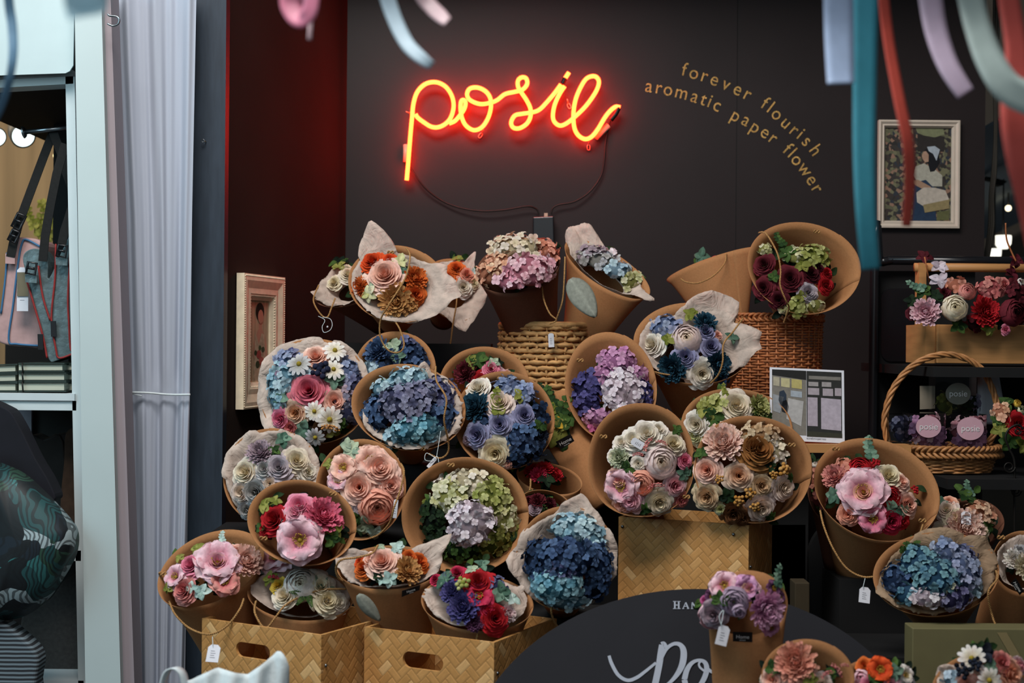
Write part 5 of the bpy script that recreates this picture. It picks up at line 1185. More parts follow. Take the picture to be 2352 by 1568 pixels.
Bq('pink and cream rose bouquet with a white globe peony, heather sprays and wide kraft collar', 1473, 1056, 121, 130, 2.68,
   [('peony', 1518, 1061, 37, 'pinkwhite'), ('globe', 1471, 1109, 28, 'salmon'), ('rose', 1549, 1115, 28, 'rosewhite'), ('rose', 1513, 1152, 33, 'ivory'), ('rose', 1545, 1022, 32, 'ivory'), ('rose', 1572, 1058, 19, 'pink'), ('rose', 1565, 1148, 19, 'coral'), ('rose', 1486, 1000, 38, 'white'), ('rose', 1455, 1012, 30, 'white'), ('rose', 1430, 1018, 22, 'white'), ('rose', 1512, 990, 24, 'white'),
    ('mum', 1423, 1052, 24, 'greenw'), ('rose', 1409, 1047, 16, 'white'), ('rose', 1466, 1064, 17, 'white'), ('anem', 1428, 1115, 40, 'softpink'), ('rose', 1422, 1100, 26, 'blush'), ('rose', 1448, 1145, 33, 'softpink'), ('rose', 1428, 1158, 20, 'blush'), ('heather', 1490, 1022, 20, 'coral', 1, 150), ('heather', 1518, 1018, 15, 'coral', 1, 75), ('heather', 1506, 1118, 20, 'coral', 1, 100), ('heather', 1466, 1046, 14, 'coral'),
    ('leaf', 1440, 1076, 20, 'green'), ('leaf', 1554, 988, 16, 'green'), ('leaf', 1482, 1170, 16, 'green'), ('leaf', 1572, 1090, 18, 'eucalyptus')],
   rot=0, tz=.12, tip=(1490, 1165, 2.9), egg=.04, inset=.012, pw=2.15, knots=[(1384, 1001), (1578, 1142)], foc=(1490, 1075),
   tags=[(1464, 1018, dict(w=18, h=30, rot=-60, lift=.03))])
Bq('white and lime green bouquet partly hidden behind the two round rose bouquets', 1692, 985, 128, 92, 2.90,
   [('rose', 1600, 975, 32, 'white'), ('rose', 1598, 1000, 24, 'limew'), ('rose', 1690, 935, 40, 'ivory'), ('hyd', 1650, 930, 36, 'lime', .7), ('mum', 1742, 935, 28, 'lime'), ('leaf', 1615, 938, 26, 'olive'), ('leaf', 1640, 958, 26, 'green'), ('leaf', 1760, 952, 18, 'green'), ('hyd', 1632, 945, 26, 'olive'), ('sprig', 1664, 900, 16, 'olive', 1, 95), ('rose', 1700, 960, 30, 'white'), ('hyd', 1740, 965, 28, 'green')],
   tz=.25, rot=-6, inset=.01, pw=2.1)
Bq('cream and caramel rose bouquet with gold beads, round kraft collar beside the pink rose bouquet', 1729, 1078, 134, 122, 2.66,
   [('mum', 1662, 1018, 45, 'peachw'), ('rose', 1738, 1036, 48, 'caramel'), ('rose', 1722, 1025, 30, 'caramel'), ('hyd', 1745, 1002, 52, 'beige', .6), ('hyd', 1782, 1030, 28, 'ivory', 1.3), ('rose', 1625, 1080, 33, 'peachw'), ('rose', 1697, 1092, 33, 'apricot'), ('rose', 1748, 1115, 28, 'beige'), ('rose', 1798, 1120, 30, 'pinkwhite'), ('rose', 1625, 1140, 32, 'beige'), ('rose', 1745, 1165, 34, 'pinkwhite'), ('rose', 1655, 1168, 16, 'limew'), ('rose', 1685, 1178, 30, 'brown'), ('rose', 1706, 1188, 20, 'brown'),
    ('berry', 1798, 1078, 18, 'gold'), ('berry', 1776, 1090, 12, 'gold'), ('berry', 1722, 1132, 16, 'gold'), ('berry', 1696, 1148, 15, 'gold'), ('berry', 1733, 1162, 14, 'gold'), ('berry', 1652, 1100, 12, 'gold'), ('leaf', 1612, 1040, 18, 'green'), ('leaf', 1672, 1140, 22, 'dkgreen'), ('leaf', 1815, 1098, 12, 'green'), ('leaf', 1770, 1185, 14, 'green'), ('leaf', 1770, 1070, 20, 'dkgreen')],
   rot=-8, tz=.12, tip=(1722, 1180, 2.88), egg=-.03, pw=2.12, inset=.012, knots=[(1820, 1020)], foc=(1705, 1085))
# --- left middle
Bq('cream and lilac-grey rose bouquet in white tissue, under the carved cream frame', 622, 1092, 112, 108, 2.74,
   [('rose', 640, 1075, 34, 'lilacw'), ('mum', 598, 1040, 30, 'dusty'), ('rose', 608, 1078, 26, 'greyw'), ('rose', 565, 1085, 32, 'ivory'), ('rose', 588, 1130, 36, 'greyw'), ('rose', 680, 1060, 34, 'ivory'), ('rose', 558, 1130, 28, 'pinkwhite'), ('leaf', 650, 1010, 22, 'eucalyptus'), ('leaf', 628, 1035, 16, 'green'), ('rose', 570, 1170, 26, 'greyw'), ('rose', 600, 1165, 22, 'lilacw'), ('rose', 705, 1085, 26, 'white'), ('rose', 620, 1110, 20, 'pinkwhite')],
   rot=30, tz=.28, egg=.05, tis=[(0, 1.02), (20, 1.04), (50, 1.0), (70, .96), (85, 1.03), (100, 1.05), (125, 1.03), (160, .99), (200, .98), (240, 1.0), (280, 1.02), (320, 1.0)], inset=.0)
Bq('peach peony and garden rose bouquet in a plain kraft cone with a small white tag', 828, 1124, 103, 116, 2.66,
   [('rose', 870, 1078, 42, 'peachw'), ('anem', 850, 1060, 36, 'blush'), ('rose', 825, 1120, 38, 'peachw'), ('globe', 866, 1165, 36, 'salmon'), ('rose', 895, 1115, 30, 'blush'), ('anem', 790, 1075, 32, 'blush'), ('anem', 778, 1103, 24, 'softpink'), ('leaf', 808, 1035, 22, 'sage'), ('leaf', 798, 1020, 16, 'sage'), ('leaf', 840, 1205, 22, 'sage'), ('leaf', 862, 1222, 18, 'mint'), ('leaf', 755, 1065, 14, 'olive'), ('rose', 828, 1168, 18, 'lilacw'), ('leaf', 820, 1190, 16, 'green')],
   rot=-8, tz=.2, fs=1.08, inset=.012, knots=[(905, 1062)], egg=-.02, handles=[(0, [(921, 1065, -.02), (928, 1085, -.05), (918, 1130, -.06), (905, 1165, -.07), (895, 1200, -.06), (872, 1226, -.03), (850, 1236, -.02)])],
   tags=[(908, 1168, dict(w=10, h=42, rot=5, lift=.05))])
Bq('pink and red bouquet with an open pink anemone, in front of the peach one', 693, 1200, 125, 97, 2.50,
   [('anem', 690, 1240, 53, 'softpink'), ('rose', 632, 1195, 36, 'red'), ('rose', 688, 1165, 34, 'pink'), ('rose', 680, 1182, 30, 'softpink'), ('mum', 742, 1185, 42, 'hotpink'), ('rose', 610, 1215, 20, 'red'), ('leaf', 608, 1160, 22, 'olive'), ('leaf', 632, 1150, 16, 'olive'), ('leaf', 768, 1220, 20, 'olive'), ('leaf', 762, 1240, 20, 'green'), ('leaf', 600, 1212, 16, 'green'), ('mum', 770, 1202, 20, 'hotpink')],
   rot=-10, tz=.42, tip=(728, 1285, 2.68), inset=.01, knots=[(767, 1132), (604, 1236)], foc=(690, 1205))
Bq('cream and yellow-green hydrangea bouquet ringed with dark leaves, largest round kraft collar', 1068, 1184, 145, 134, 2.62,
   [('hyd', 1082, 1198, 56, 'orchidw', .9), ('hyd', 1035, 1140, 46, 'limew', .9), ('hyd', 1075, 1105, 44, 'ivory', .7), ('hyd', 1130, 1140, 44, 'lime', 1.0), ('hyd', 1160, 1185, 34, 'limew', 1.1), ('hyd', 1130, 1240, 46, 'olive', .8), ('hyd', 1060, 1262, 50, 'green', .6), ('hyd', 995, 1190, 32, 'dkgreen', 1.5), ('hyd', 1008, 1240, 34, 'dkgreen'), ('hyd', 985, 1160, 16, 'olive'), ('hyd', 1170, 1225, 24, 'olive'), ('hyd', 1075, 1235, 40, 'orchidw', .5), ('hyd', 1015, 1115, 24, 'white')],
   rot=4, tz=.2, dome=.055, inset=.03, tip=('z', 1075, 1.13, 2.82), knots=[(1035, 1065)], foc=(1080, 1185))
Bq('pale aqua and deep blue hydrangea bouquet in torn tissue, just above the black sign', 1300, 1282, 114, 120, 2.46,
   [('hyd', 1320, 1215, 56, 'sky', .72), ('hyd', 1360, 1235, 30, 'sky', 1.2), ('hyd', 1300, 1280, 66, 'blue', .7), ('hyd', 1238, 1280, 40, 'navy', 1.2), ('hyd', 1375, 1290, 36, 'blue', 1.3), ('hyd', 1280, 1340, 60, 'aqua', .7), ('hyd', 1300, 1375, 50, 'sky', .5), ('hyd', 1365, 1345, 34, 'navy'), ('hyd', 1250, 1320, 32, 'blue'), ('hyd', 1290, 1300, 34, 'blueviolet')],
   rot=-8, tz=.25, dome=.05, inset=-.005, tis=[(0, 1.03), (20, 1.04), (45, 1.0), (70, 1.12), (84, 1.28), (96, 1.10), (115, .92), (140, .95), (155, 1.02), (175, 1.02), (190, 1.22), (198, 1.18), (212, 1.06), (240, 1.0), (280, .99), (310, 1.02), (335, .96), (350, 1.08)], tip=('z', 1290, 1.01, 2.64),
   handles=[(0, [(1271, 1388, -.02), (1266, 1402, -.03), (1272, 1425, -.02), (1285, 1445, -.01)])], knots=[])
# --- bottom row, in the plaited crates
Bq('pink peony bouquet in a kraft cone tipped towards the curtain, twine handle drooping', 482, 1304, 130, 76, 2.54,
   [('anem', 500, 1292, 46, 'softpink'), ('rose', 500, 1295, 34, 'softpink'), ('rose', 425, 1355, 27, 'coral'), ('mum', 562, 1290, 34, 'blush'), ('rose', 440, 1300, 26, 'pink'), ('anem', 405, 1325, 26, 'softpink'), ('anem', 515, 1335, 30, 'coral'), ('leaf', 455, 1260, 20, 'olive'), ('sprig', 510, 1240, 16, 'mint', 1, 88), ('leaf', 462, 1358, 18, 'mint'), ('leaf', 440, 1348, 14, 'mint'), ('rose', 540, 1272, 22, 'blush'), ('leaf', 386, 1350, 14, 'olive'), ('leaf', 412, 1280, 12, 'olive')],
   rot=26, tz=.62, tip=(530, 1500, 2.62), fs=1.14, rtip=.045, inset=-.004, egg=.06, knots=[(372, 1317)], foc=(480, 1318),
   handles=[(0, [(389, 1380, -.03), (402, 1410, -.05), (435, 1442, -.06), (480, 1456, -.08), (520, 1438, -.08), (550, 1400, -.07), (560, 1375, -.05)])],
   tags=[(490, 1500, dict(w=26, h=38, rot=4, lift=.14, string=[(489, 1482), (488, 1462)]))])
Bq('white peony bouquet with fern fronds, low in the crate nearer the curtain', 690, 1366, 122, 58, 2.53,
   [('globe', 690, 1342, 32, 'white'), ('rose', 735, 1350, 30, 'ivory'), ('rose', 750, 1380, 30, 'cream'), ('rose', 775, 1385, 24, 'white'), ('fern', 705, 1360, 36, 'green'), ('fern', 735, 1352, 28, 'eucalyptus'), ('rose', 640, 1345, 18, 'yellow'), ('leaf', 620, 1330, 18, 'olive'), ('anem', 636, 1284, 42, 'softpink', 1, None, -.01), ('rose', 655, 1370, 26, 'ivory'), ('heather', 628, 1328, 14, 'crimson', 1, 90)],
   rot=-4, tz=.75, tip=(690, 1500, 2.58), fs=1.12, rtip=.06, tis=[(0, .99), (40, .96), (80, 1.05), (110, 1.0), (140, 1.0), (180, .98), (225, .80), (270, .88), (315, .9)], inset=.0, tis_mat='tissue',
   handles=[(0, [(588, 1380, -.03), (585, 1405, -.05), (600, 1435, -.06), (614, 1440, -.065), (632, 1418, -.06), (655, 1390, -.05), (690, 1370, -.04), (740, 1354, -.03), (795, 1352, -.02)])])
Bq('peach and orange carnation bouquet with pointed tissue corners and a Home label', 893, 1303, 118, 50, 2.47,
   [('rose', 878, 1292, 38, 'peachw'), ('rose', 855, 1288, 24, 'peachw'), ('mum', 935, 1310, 32, 'tan'), ('rose', 962, 1292, 26, 'orange'), ('rose', 836, 1305, 24, 'orange'), ('rose', 828, 1292, 16, 'redorange'), ('leaf', 895, 1330, 20, 'mint'), ('leaf', 912, 1258, 20, 'mint'), ('leaf', 878, 1330, 14, 'mint'), ('leaf', 875, 1255, 12, 'sage'), ('rose', 940, 1282, 22, 'orange'), ('leaf', 868, 1322, 14, 'dkgreen')],
   rot=2, tz=.8, tip=(925, 1500, 2.57), rtip=.05, tis=[(0, 1.03), (18, 1.08), (36, 1.50), (43, 1.72), (52, 1.25), (66, .8), (110, .8), (135, 1.15), (150, 1.12), (180, 1.0), (220, .99), (270, .99), (320, .99)], inset=.004,
   leafwin=[(822, 1365, 2.41), (873, 1425, 2.425), .012], homes=[[(923, 1356, 2.400), (965, 1342, 2.408), (963, 1354, 2.412), (922, 1370, 2.404)]],
   handles=[(0, [(868, 1252, -.01), (855, 1270, -.03), (820, 1280, -.04), (785, 1285, -.04), (772, 1302, -.03), (776, 1325, -.02), (790, 1335, -.01)])])
Bq('jewel-toned bouquet of red, crimson and purple blooms with green berries', 1096, 1384, 128, 64, 2.43,
   [('rose', 1098, 1340, 38, 'red'), ('anem', 1100, 1370, 32, 'crimson'), ('rose', 1135, 1420, 34, 'red'), ('mum', 1065, 1395, 36, 'purple'), ('mum', 1040, 1360, 28, 'purple'), ('mum', 1090, 1430, 20, 'plum'), ('rose', 1050, 1318, 22, 'crimson'), ('hyd', 1140, 1345, 24, 'blueviolet'), ('berry', 1062, 1342, 20, 'lime'), ('leaf', 1022, 1330, 26, 'eucalyptus'), ('leaf', 1152, 1362, 26, 'eucalyptus'), ('leaf', 1178, 1375, 20, 'mint'),
    ('mum', 1165, 1410, 20, 'rosewhite'), ('leaf', 1108, 1298, 18, 'eucalyptus'), ('leaf', 1085, 1308, 16, 'sage'), ('rose', 1000, 1330, 14, 'crimson'), ('rose', 1150, 1348, 14, 'softpink'), ('rose', 1120, 1400, 22, 'crimson'), ('hyd', 1028, 1335, 20, 'blueviolet')],
   rot=-4, tz=.75, tip=(1100, 1510, 2.50), rtip=.06, tis=[(0, .93), (40, 1.0), (100, .95), (150, 1.0), (200, .98), (250, .96), (300, .86), (335, .92)], inset=-.012,
   handles=[(0, [(1097, 1455, -.05), (1094, 1470, -.05), (1088, 1478, -.05)])])
# --- right hand side
Bq('pink anemone and red ranunculus bouquet in a wide kraft cone with long hanging twine', 2014, 1124, 148, 112, 2.66,
   [('anem', 1982, 1130, 54, 'softpink'), ('rose', 1984, 1132, 36, 'blush'), ('globe', 1975, 1075, 26, 'red'), ('globe', 2045, 1140, 25, 'red'), ('rose', 2040, 1095, 32, 'cream'), ('rose', 2068, 1108, 22, 'peachw'), ('mum', 1920, 1095, 30, 'coral'), ('hyd', 1935, 1078, 26, 'salmon'), ('rose', 2082, 1160, 30, 'peachw'), ('anem', 2005, 1190, 34, 'pink'), ('rose', 2045, 1195, 32, 'crimson'), ('rose', 1950, 1180, 26, 'salmon'), ('rose', 2070, 1195, 22, 'red'),
    ('leaf', 1918, 1138, 22, 'eucalyptus'), ('leaf', 2050, 1170, 24, 'eucalyptus'), ('leaf', 2072, 1175, 18, 'eucalyptus'), ('berry', 2010, 1064, 13, 'red'), ('berry', 2100, 1124, 12, 'red'), ('sprig', 1998, 1038, 32, 'eucalyptus', 1, 92), ('leaf', 2095, 1160, 16, 'green'), ('leaf', 1940, 1120, 16, 'green')],
   rot=-22, tz=.32, tx=-.12, tip=('z', 1975, 1.06, 2.80), egg=.0, inset=.008, knots=[(1918, 1028), (2120, 1196)], foc=(2005, 1135), rtip=.05,
   handles=[(0, [(1884, 1172, -.02), (1893, 1210, -.05), (1915, 1262, -.07), (1945, 1305, -.08), (1985, 1325, -.09), (2025, 1318, -.10), (2060, 1300, -.11), (2090, 1275, -.11), (2108, 1240, -.10), (2120, 1205, -.03)])],
   tags=[(1986, 1366, dict(w=24, h=34, rot=8, lift=.10, string=[(1982, 1350), (1987, 1328)]))])
Bq('small bouquet of coral hydrangea mostly behind the pink anemone cone', 1905, 1120, 50, 72, 2.77,
   [('hyd', 1886, 1110, 24, 'salmon', 1.3), ('hyd', 1884, 1142, 20, 'coral', 1.2), ('hyd', 1900, 1085, 20, 'salmon'), ('bud', 1872, 1066, 8, 'white'), ('leaf', 1886, 1162, 14, 'green')], rot=0, tz=.3, tip=('z', 1925, 1.06, 2.85), inset=-.01, paper='kraft_dark')
Bq('pale peach and cream bouquet with a white tag among its petals', 2222, 1200, 84, 56, 2.74,
   [('mum', 2215, 1212, 42, 'peachw'), ('rose', 2175, 1172, 26, 'pinkwhite'), ('hyd', 2250, 1180, 38, 'peachy', .8), ('rose', 2192, 1190, 24, 'cream'), ('leaf', 2220, 1140, 24, 'green'), ('leaf', 2160, 1160, 20, 'eucalyptus'), ('rose', 2180, 1155, 18, 'peach'), ('rose', 2250, 1220, 26, 'cream'), ('leaf', 2270, 1205, 20, 'green'), ('sprig', 2225, 1128, 22, 'eucalyptus', 1, 88), ('rose', 2165, 1220, 22, 'ivory'), ('leaf', 2285, 1190, 14, 'eucalyptus')],
   tz=.5, inset=-.03, paper='kraft_dark', tip=('z', 2222, 1.06, 2.83), tags=[(2219, 1189, dict(w=22, h=30, rot=8, lift=.075))])
Bq('blue, violet and lime hydrangea bouquet with buff tissue, above the olive box', 2150, 1318, 144, 96, 2.50,
   [('hyd', 2110, 1290, 44, 'bluegreen', .9), ('hyd', 2150, 1325, 52, 'bluegreen', .85), ('hyd', 2060, 1330, 36, 'blue', 1.0), ('hyd', 2215, 1310, 44, 'perib', 1.0), ('hyd', 2175, 1265, 38, 'perib', .7), ('hyd', 2130, 1370, 40, 'orchidw', .6), ('hyd', 2190, 1370, 44, 'lilac', .7), ('hyd', 2085, 1365, 30, 'bluegreen', .8), ('hyd', 2235, 1345, 26, 'pale'), ('hyd', 2220, 1275, 26, 'blueviolet'), ('hyd', 2170, 1345, 30, 'limew', .7), ('hyd', 2095, 1262, 20, 'green')],
   rot=4, tz=.42, dome=.04, inset=-.005, tis=[(0, .99), (25, 1.05), (45, 1.08), (60, .98), (78, 1.08), (95, 1.12), (120, .9), (160, .9), (185, .95), (200, 1.04), (240, 1.0), (290, .97), (330, .97)], tis_mat='tissue_warm', tip=('z', 2165, .96, 2.66),
   handles=[(0, [(2288, 1310, -.02), (2290, 1330, -.03), (2270, 1360, -.04), (2278, 1410, -.03), (2295, 1450, -.04), (2325, 1490, -.04)])])
Bq('white carnation bouquet cut by the picture edge, Home label on its slanting cone', 2352, 1290, 72, 70, 2.58,
   [('mum', 2330, 1285, 24, 'white'), ('mum', 2355, 1300, 30, 'cream'), ('mum', 2345, 1270, 20, 'greyw'), ('mum', 2378, 1290, 28, 'white')],
   rot=-40, tz=.45, tx=.1, tis=[(0, .95), (90, .9), (180, .92), (200, .95), (270, .96)], tip=('z', 2300, .96, 2.66), rtip=.05, knots=[(2297, 1232)],
   homes=[[(2333, 1326, 2.505), (2352, 1356, 2.505), (2343, 1366, 2.515), (2322, 1338, 2.515)]])
Bq('mauve and pink bouquet in front of the oval sign, white tag and Home label', 1716, 1384, 92, 74, 2.15,
   [('rose', 1640, 1410, 30, 'dusty', 1, None, .03), ('peony', 1632, 1415, 28, 'softpink', 1, None, .02), ('peony', 1686, 1382, 31, 'mauve', 1, None, .03), ('bud', 1698, 1405, 16, 'mauve', 1, None, .05), ('mum', 1758, 1398, 42, 'mumpink', 1, None, .03), ('anem', 1665, 1345, 34, 'softpink'), ('anem', 1712, 1350, 30, 'orchid'), ('rose', 1722, 1352, 24, 'softpink'), ('anem', 1636, 1370, 18, 'plum'), ('anem', 1776, 1350, 18, 'plum'), ('anem', 1790, 1372, 15, 'plum'), ('rose', 1775, 1362, 13, 'orangey'),
    ('sprig', 1785, 1330, 26, 'eucalyptus', 1, 70), ('leaf', 1655, 1375, 20, 'green', 1, None, .03), ('leaf', 1740, 1370, 18, 'dkgreen'), ('rose', 1620, 1380, 12, 'magenta'), ('anem', 1770, 1440, 22, 'orchid')],
   rot=6, tz=.1, inset=.005, tip=('z', 1708, .81, 2.19), rtip=.04, egg=.05, filler=True, homes=[[(1683, 1450, 2.128), (1728, 1451, 2.128), (1728, 1474, 2.131), (1683, 1472, 2.131)]],
   tags=[(1660, 1459, dict(w=26, h=44, rot=14, lift=.055, string=[(1658, 1438), (1652, 1415), (1662, 1402), (1656, 1436)]))])
Bq('peach chrysanthemum bouquet at the very bottom, in front of the oval sign', 1856, 1556, 106, 88, 2.02,
   [('mum', 1828, 1522, 45, 'salmon'), ('rose', 1775, 1560, 28, 'peachw'), ('heather', 1920, 1540, 20, 'coral', 1, 40), ('heather', 1900, 1550, 18, 'coral', 1, 110), ('leaf', 1775, 1535, 22, 'green'), ('rose', 1885, 1572, 26, 'pinkwhite'), ('leaf', 1858, 1560, 20, 'olive'), ('rose', 1830, 1590, 34, 'blush'), ('heather', 1940, 1530, 14, 'coral', 1, 80), ('rose', 1860, 1540, 14, 'blush')],
   rot=-6, tz=.2, inset=.0, knots=[], tip=('z', 1856, .81, 2.12))
Bq('orange poppy and pink tulip bouquet at the bottom edge beside the olive box', 2004, 1584, 84, 72, 2.09,
   [('anem', 2022, 1538, 30, 'redorange'), ('rose', 1985, 1528, 18, 'orange'), ('bud', 1978, 1556, 22, 'softpink'), ('leaf', 2055, 1545, 22, 'eucalyptus'), ('anem', 2078, 1550, 22, 'white'), ('leaf', 2010, 1565, 20, 'green'), ('rose', 2045, 1570, 22, 'softpink'), ('rose', 2000, 1582, 26, 'pink'), ('anem', 2085, 1572, 20, 'greyw')],
   tz=.25, inset=-.005, tip=('z', 2004, .81, 2.17))
Bq('bouquet of white daisies, dark berries and an orange-pink rose standing before the olive box', 2262, 1590, 122, 92, 2.06,
   [('daisy', 2232, 1512, 30, 'white'), ('daisy', 2272, 1562, 28, 'white'), ('rose', 2318, 1548, 36, 'peach'), ('rose', 2300, 1522, 26, 'coral'), ('berry', 2212, 1538, 22, 'black'), ('berry', 2240, 1525, 18, 'black'), ('leaf', 2262, 1500, 26, 'black'), ('leaf', 2250, 1490, 20, 'dkgreen'), ('rose', 2222, 1572, 26, 'blush'), ('hyd', 2188, 1558, 22, 'pale'), ('leaf', 2275, 1532, 22, 'eucalyptus'), ('rose', 2340, 1530, 22, 'rosewhite'), ('rose', 2255, 1590, 30, 'peachw')],
   tz=.22, tip=('z', 2262, .81, 2.16), tis=[(0, .9), (60, .8), (100, .8), (130, .95), (143, 1.12), (155, 1.0), (180, .95), (270, .9)], inset=-.005)
# ------------------------------------------------------------------ left-hand side: pillar, curtain, neighbouring stall
def cols(mb, L_, R_, Y0, Y1, zz=None):
    """a leaning upright from pixel pairs (x at y=0, x at y=1568) on planes Y0 (front) and Y1 (back)"""
    f = [at(L_[0], -60, Y0), at(R_[0], -60, Y0), at(R_[1], 1640, Y0), at(L_[1], 1640, Y0)]
    prism(mb, f, [p + V3(0, Y1 - Y0, 0) for p in f])
m = MB(); cols(m, (170, 197), (231, 279), 2.78, 2.86); struct('trim_4', m, pm('pale_blue_pillar', 'b9c6c6', .5, .03, 6, .02), smooth=False)
m = MB(); cols(m, (231, 279), (252, 311), 2.80, 2.86); struct('trim_5', m, pm('shaded_pillar_side', '9a9096', .6, .03, 6, .02), smooth=False)  # side face of the pillar, its shade put into a darker colour
# sheer curtain, gathered by a cord
cu = thing('sheer_curtain', 'sheer white curtain tied flat against the bluish post', 'curtain', at(370, 1640, 2.90))
ys = np.linspace(-60, 1660, 70); V = []; nu = 90
for y in ys:
    xl_ = np.interp(y, [-60, 250, 500, 900, 1120, 1600], [247, 268, 284, 297, 300, 309]); xr_ = np.interp(y, [-60, 500, 900, 1600], [452, 441, 436, 424])
    tie = math.exp(-((y - 905)/26)**2)
    for i in range(nu):
        u = i/(nu-1); px = xl_ + (xr_ - xl_)*u
        ph = u*19 + .9*math.sin(y/420 + u*4)
        d = (.0065*math.sin(ph) + .003*math.sin(2.1*ph + y/500 + 1) + .0012*math.sin(u*60 + y/300))*(1 - .65*tie) - .0*tie
        V.append(at(px, y, 2.90 + d + .02*(u > 1)))
m = MB(); m.add([tuple(p) for p in V], grid_faces(nu, len(ys))); m.build('sheer_cloth', M['sheer'], cu)
m = MB(); tube(m, smoothpath([at(x, y, 2.883) for x, y in ((172, 898), (215, 900), (262, 903), (298, 901), (340, 902), (390, 906), (437, 906))], 6), .0022, 6)
tube(m, smoothpath([at(x, y, 2.884) for x, y in ((255, 901), (300, 904), (326, 909))], 6), .0012, 6)
cord_p = m
tag(cord_p.build('tie_cord', M['canvas'], None), 'thin white cord tied across the pillar and the sheer curtain', 'cord')
m = MB(); tube(m, smoothpath([at(x, y, 2.76) for x, y in ((248, 32), (252, 36), (268, 38), (274, 46), (270, 56), (258, 59), (247, 54))], 6), .0022, 7)
tag(m.build('wire_hook', M['steel'], None), 'small bent metal hook above the sheer curtain', 'hook')
m = MB(); slab(m, [(0-150, -60), (172, -60), (168, 150), (160, 163), (150, 168), (-150, 178)], 2.84, .004)
tag(m.build('canopy_flap', pm('pale_canopy_cloth', 'bccbcc', .8, .05, 8, .2), None, smooth=False), 'pale canopy cloth hanging above the white shelving frame', 'canopy')
# white shelving unit
SY = 2.88
sh = thing('shelving_unit', 'white painted shelving unit of the neighbouring stall', 'shelving', at(60, 1700, SY))
m = MB(); f = [at(150, 172, SY), at(171, 172, SY), at(200, 1640, SY), at(181, 1640, SY)]; prism(m, f, [p + V3(0, .05, 0) for p in f]); m.build('upright', M['white_metal'], sh, smooth=False)
m = MB(); f = [at(-150, 186, SY), at(168, 172, SY), at(168, 192, SY), at(-150, 210, SY)]; prism(m, f, [p + V3(0, .05, 0) for p in f]); m.build('top_rail', M['white_metal'], sh, smooth=False)
m = MB(); f = [at(-150, 178, SY-.01), at(166, 160, SY-.01), at(168, 173, SY-.01), at(-150, 187, SY-.01)]; prism(m, f, [p + V3(0, .4, 0) for p in f]); m.build('top_board', pm('weathered_board', '8e8d8c', .8, .25, 30, .3), sh, smooth=False)
zs_ = at(60, 903, SY).z
xs0, xs1 = at(-150, 903, SY).x, at(173, 903, SY).x
m = MB(); box(m, xs0, xs1, SY - .005, SY + .42, zs_ - .014, zs_); m.build('shelf_board', M['white_board'], sh, smooth=False)
m = MB(); box(m, xs0, xs1 + .002, SY, SY + .03, zs_ - .034, zs_ - .0145); m.build('shelf_rail', M['white_metal'], sh, smooth=False)
zl = at(150, 1240, SY).z
m = MB(); box(m, xs0, at(187, 1250, SY).x, SY + .02, SY + .42, zl - .02, zl); m.build('shelf_board', M['white_board'], sh, smooth=False)
m = MB(); box(m, xs0, at(186, 1250, SY).x, SY + .0, SY + .03, zl - .042, zl - .021); m.build('shelf_rail', M['white_metal'], sh, smooth=False)
m = MB(); box(m, xs0, at(192, 1568, SY).x, SY, SY + .42, at(100, 1562, SY).z - .02, at(100, 1562, SY).z); m.build('shelf_board', M['white_board'], sh, smooth=False)
# dark ceiling board inside the opening
m = MB(); f = [at(-150, 205, SY + .06), at(158, 190, SY + .06), at(158, 196, SY+.06), at(-150, 214, SY+.06)]
bb = [p + V3(0, 1.1, .0) for p in f]; prism(m, f, bb); m.build('canopy_board', M['black'], sh, smooth=False)
# the stall's interior
m = MB(); box(m, -3.0, -1.05, 4.7, 4.75, 0, 3); struct('wall_stall', m, pm('beige_drapes', '8c7658', .8, .22, 3, .1, stretch=(6, 1, .3)), smooth=False)
m = MB(); box(m, -1.10, -1.06, 3.4, 4.7, 0, 3); struct('wall_divider', m, M['black'], smooth=False)
m = MB(); slab(m, [(60, 1000), (178, 1000), (196, 1700), (60, 1700)], SY + .44, .01); slab(m, [(-150, 940), (178, 940), (178, 1000), (-150, 1000)], SY + .44, .01)
struct('trim_6', m, pm('dark_backing', '20201e', .8, .2, 10, 0), smooth=False)
m = MB(); slab(m, [(-150, 940), (72, 940), (72, 1010), (-150, 1010)], SY + .42, .01); tag(m.build('grey_board', pm('grey_lilac_board', '77747c', .8, .05, 10, 0), None, smooth=False), 'grey board under the white shelf of the neighbouring stall', 'board')
# plant blurred in the background
posy('potted_plant', 'blurred olive-green foliage behind the hanging bags', [('sprig', 95, 520, 34, 'olive', 1, 80), ('sprig', 120, 500, 36, 'olive', 1, 60), ('sprig', 75, 510, 28, 'olive', 1, 110), ('leaf', 100, 470, 20, 'olive'), ('leaf', 110, 540, 26, 'olive')], 4.2, cat='plant')
plant = bpy.data.objects['potted_plant']; pp = at(98, 575, 4.2); m = MB(); tube(m, [pp - V3(0, 0, .16), pp], .06, 14, rs=[.045, .065]); m.build('pot', M['black'], plant)
m = MB(); box(m, pp.x - .08, pp.x + .08, 4.12, 4.28, 0, pp.z - .16); m.build('plinth', M['black'], plant, smooth=False)
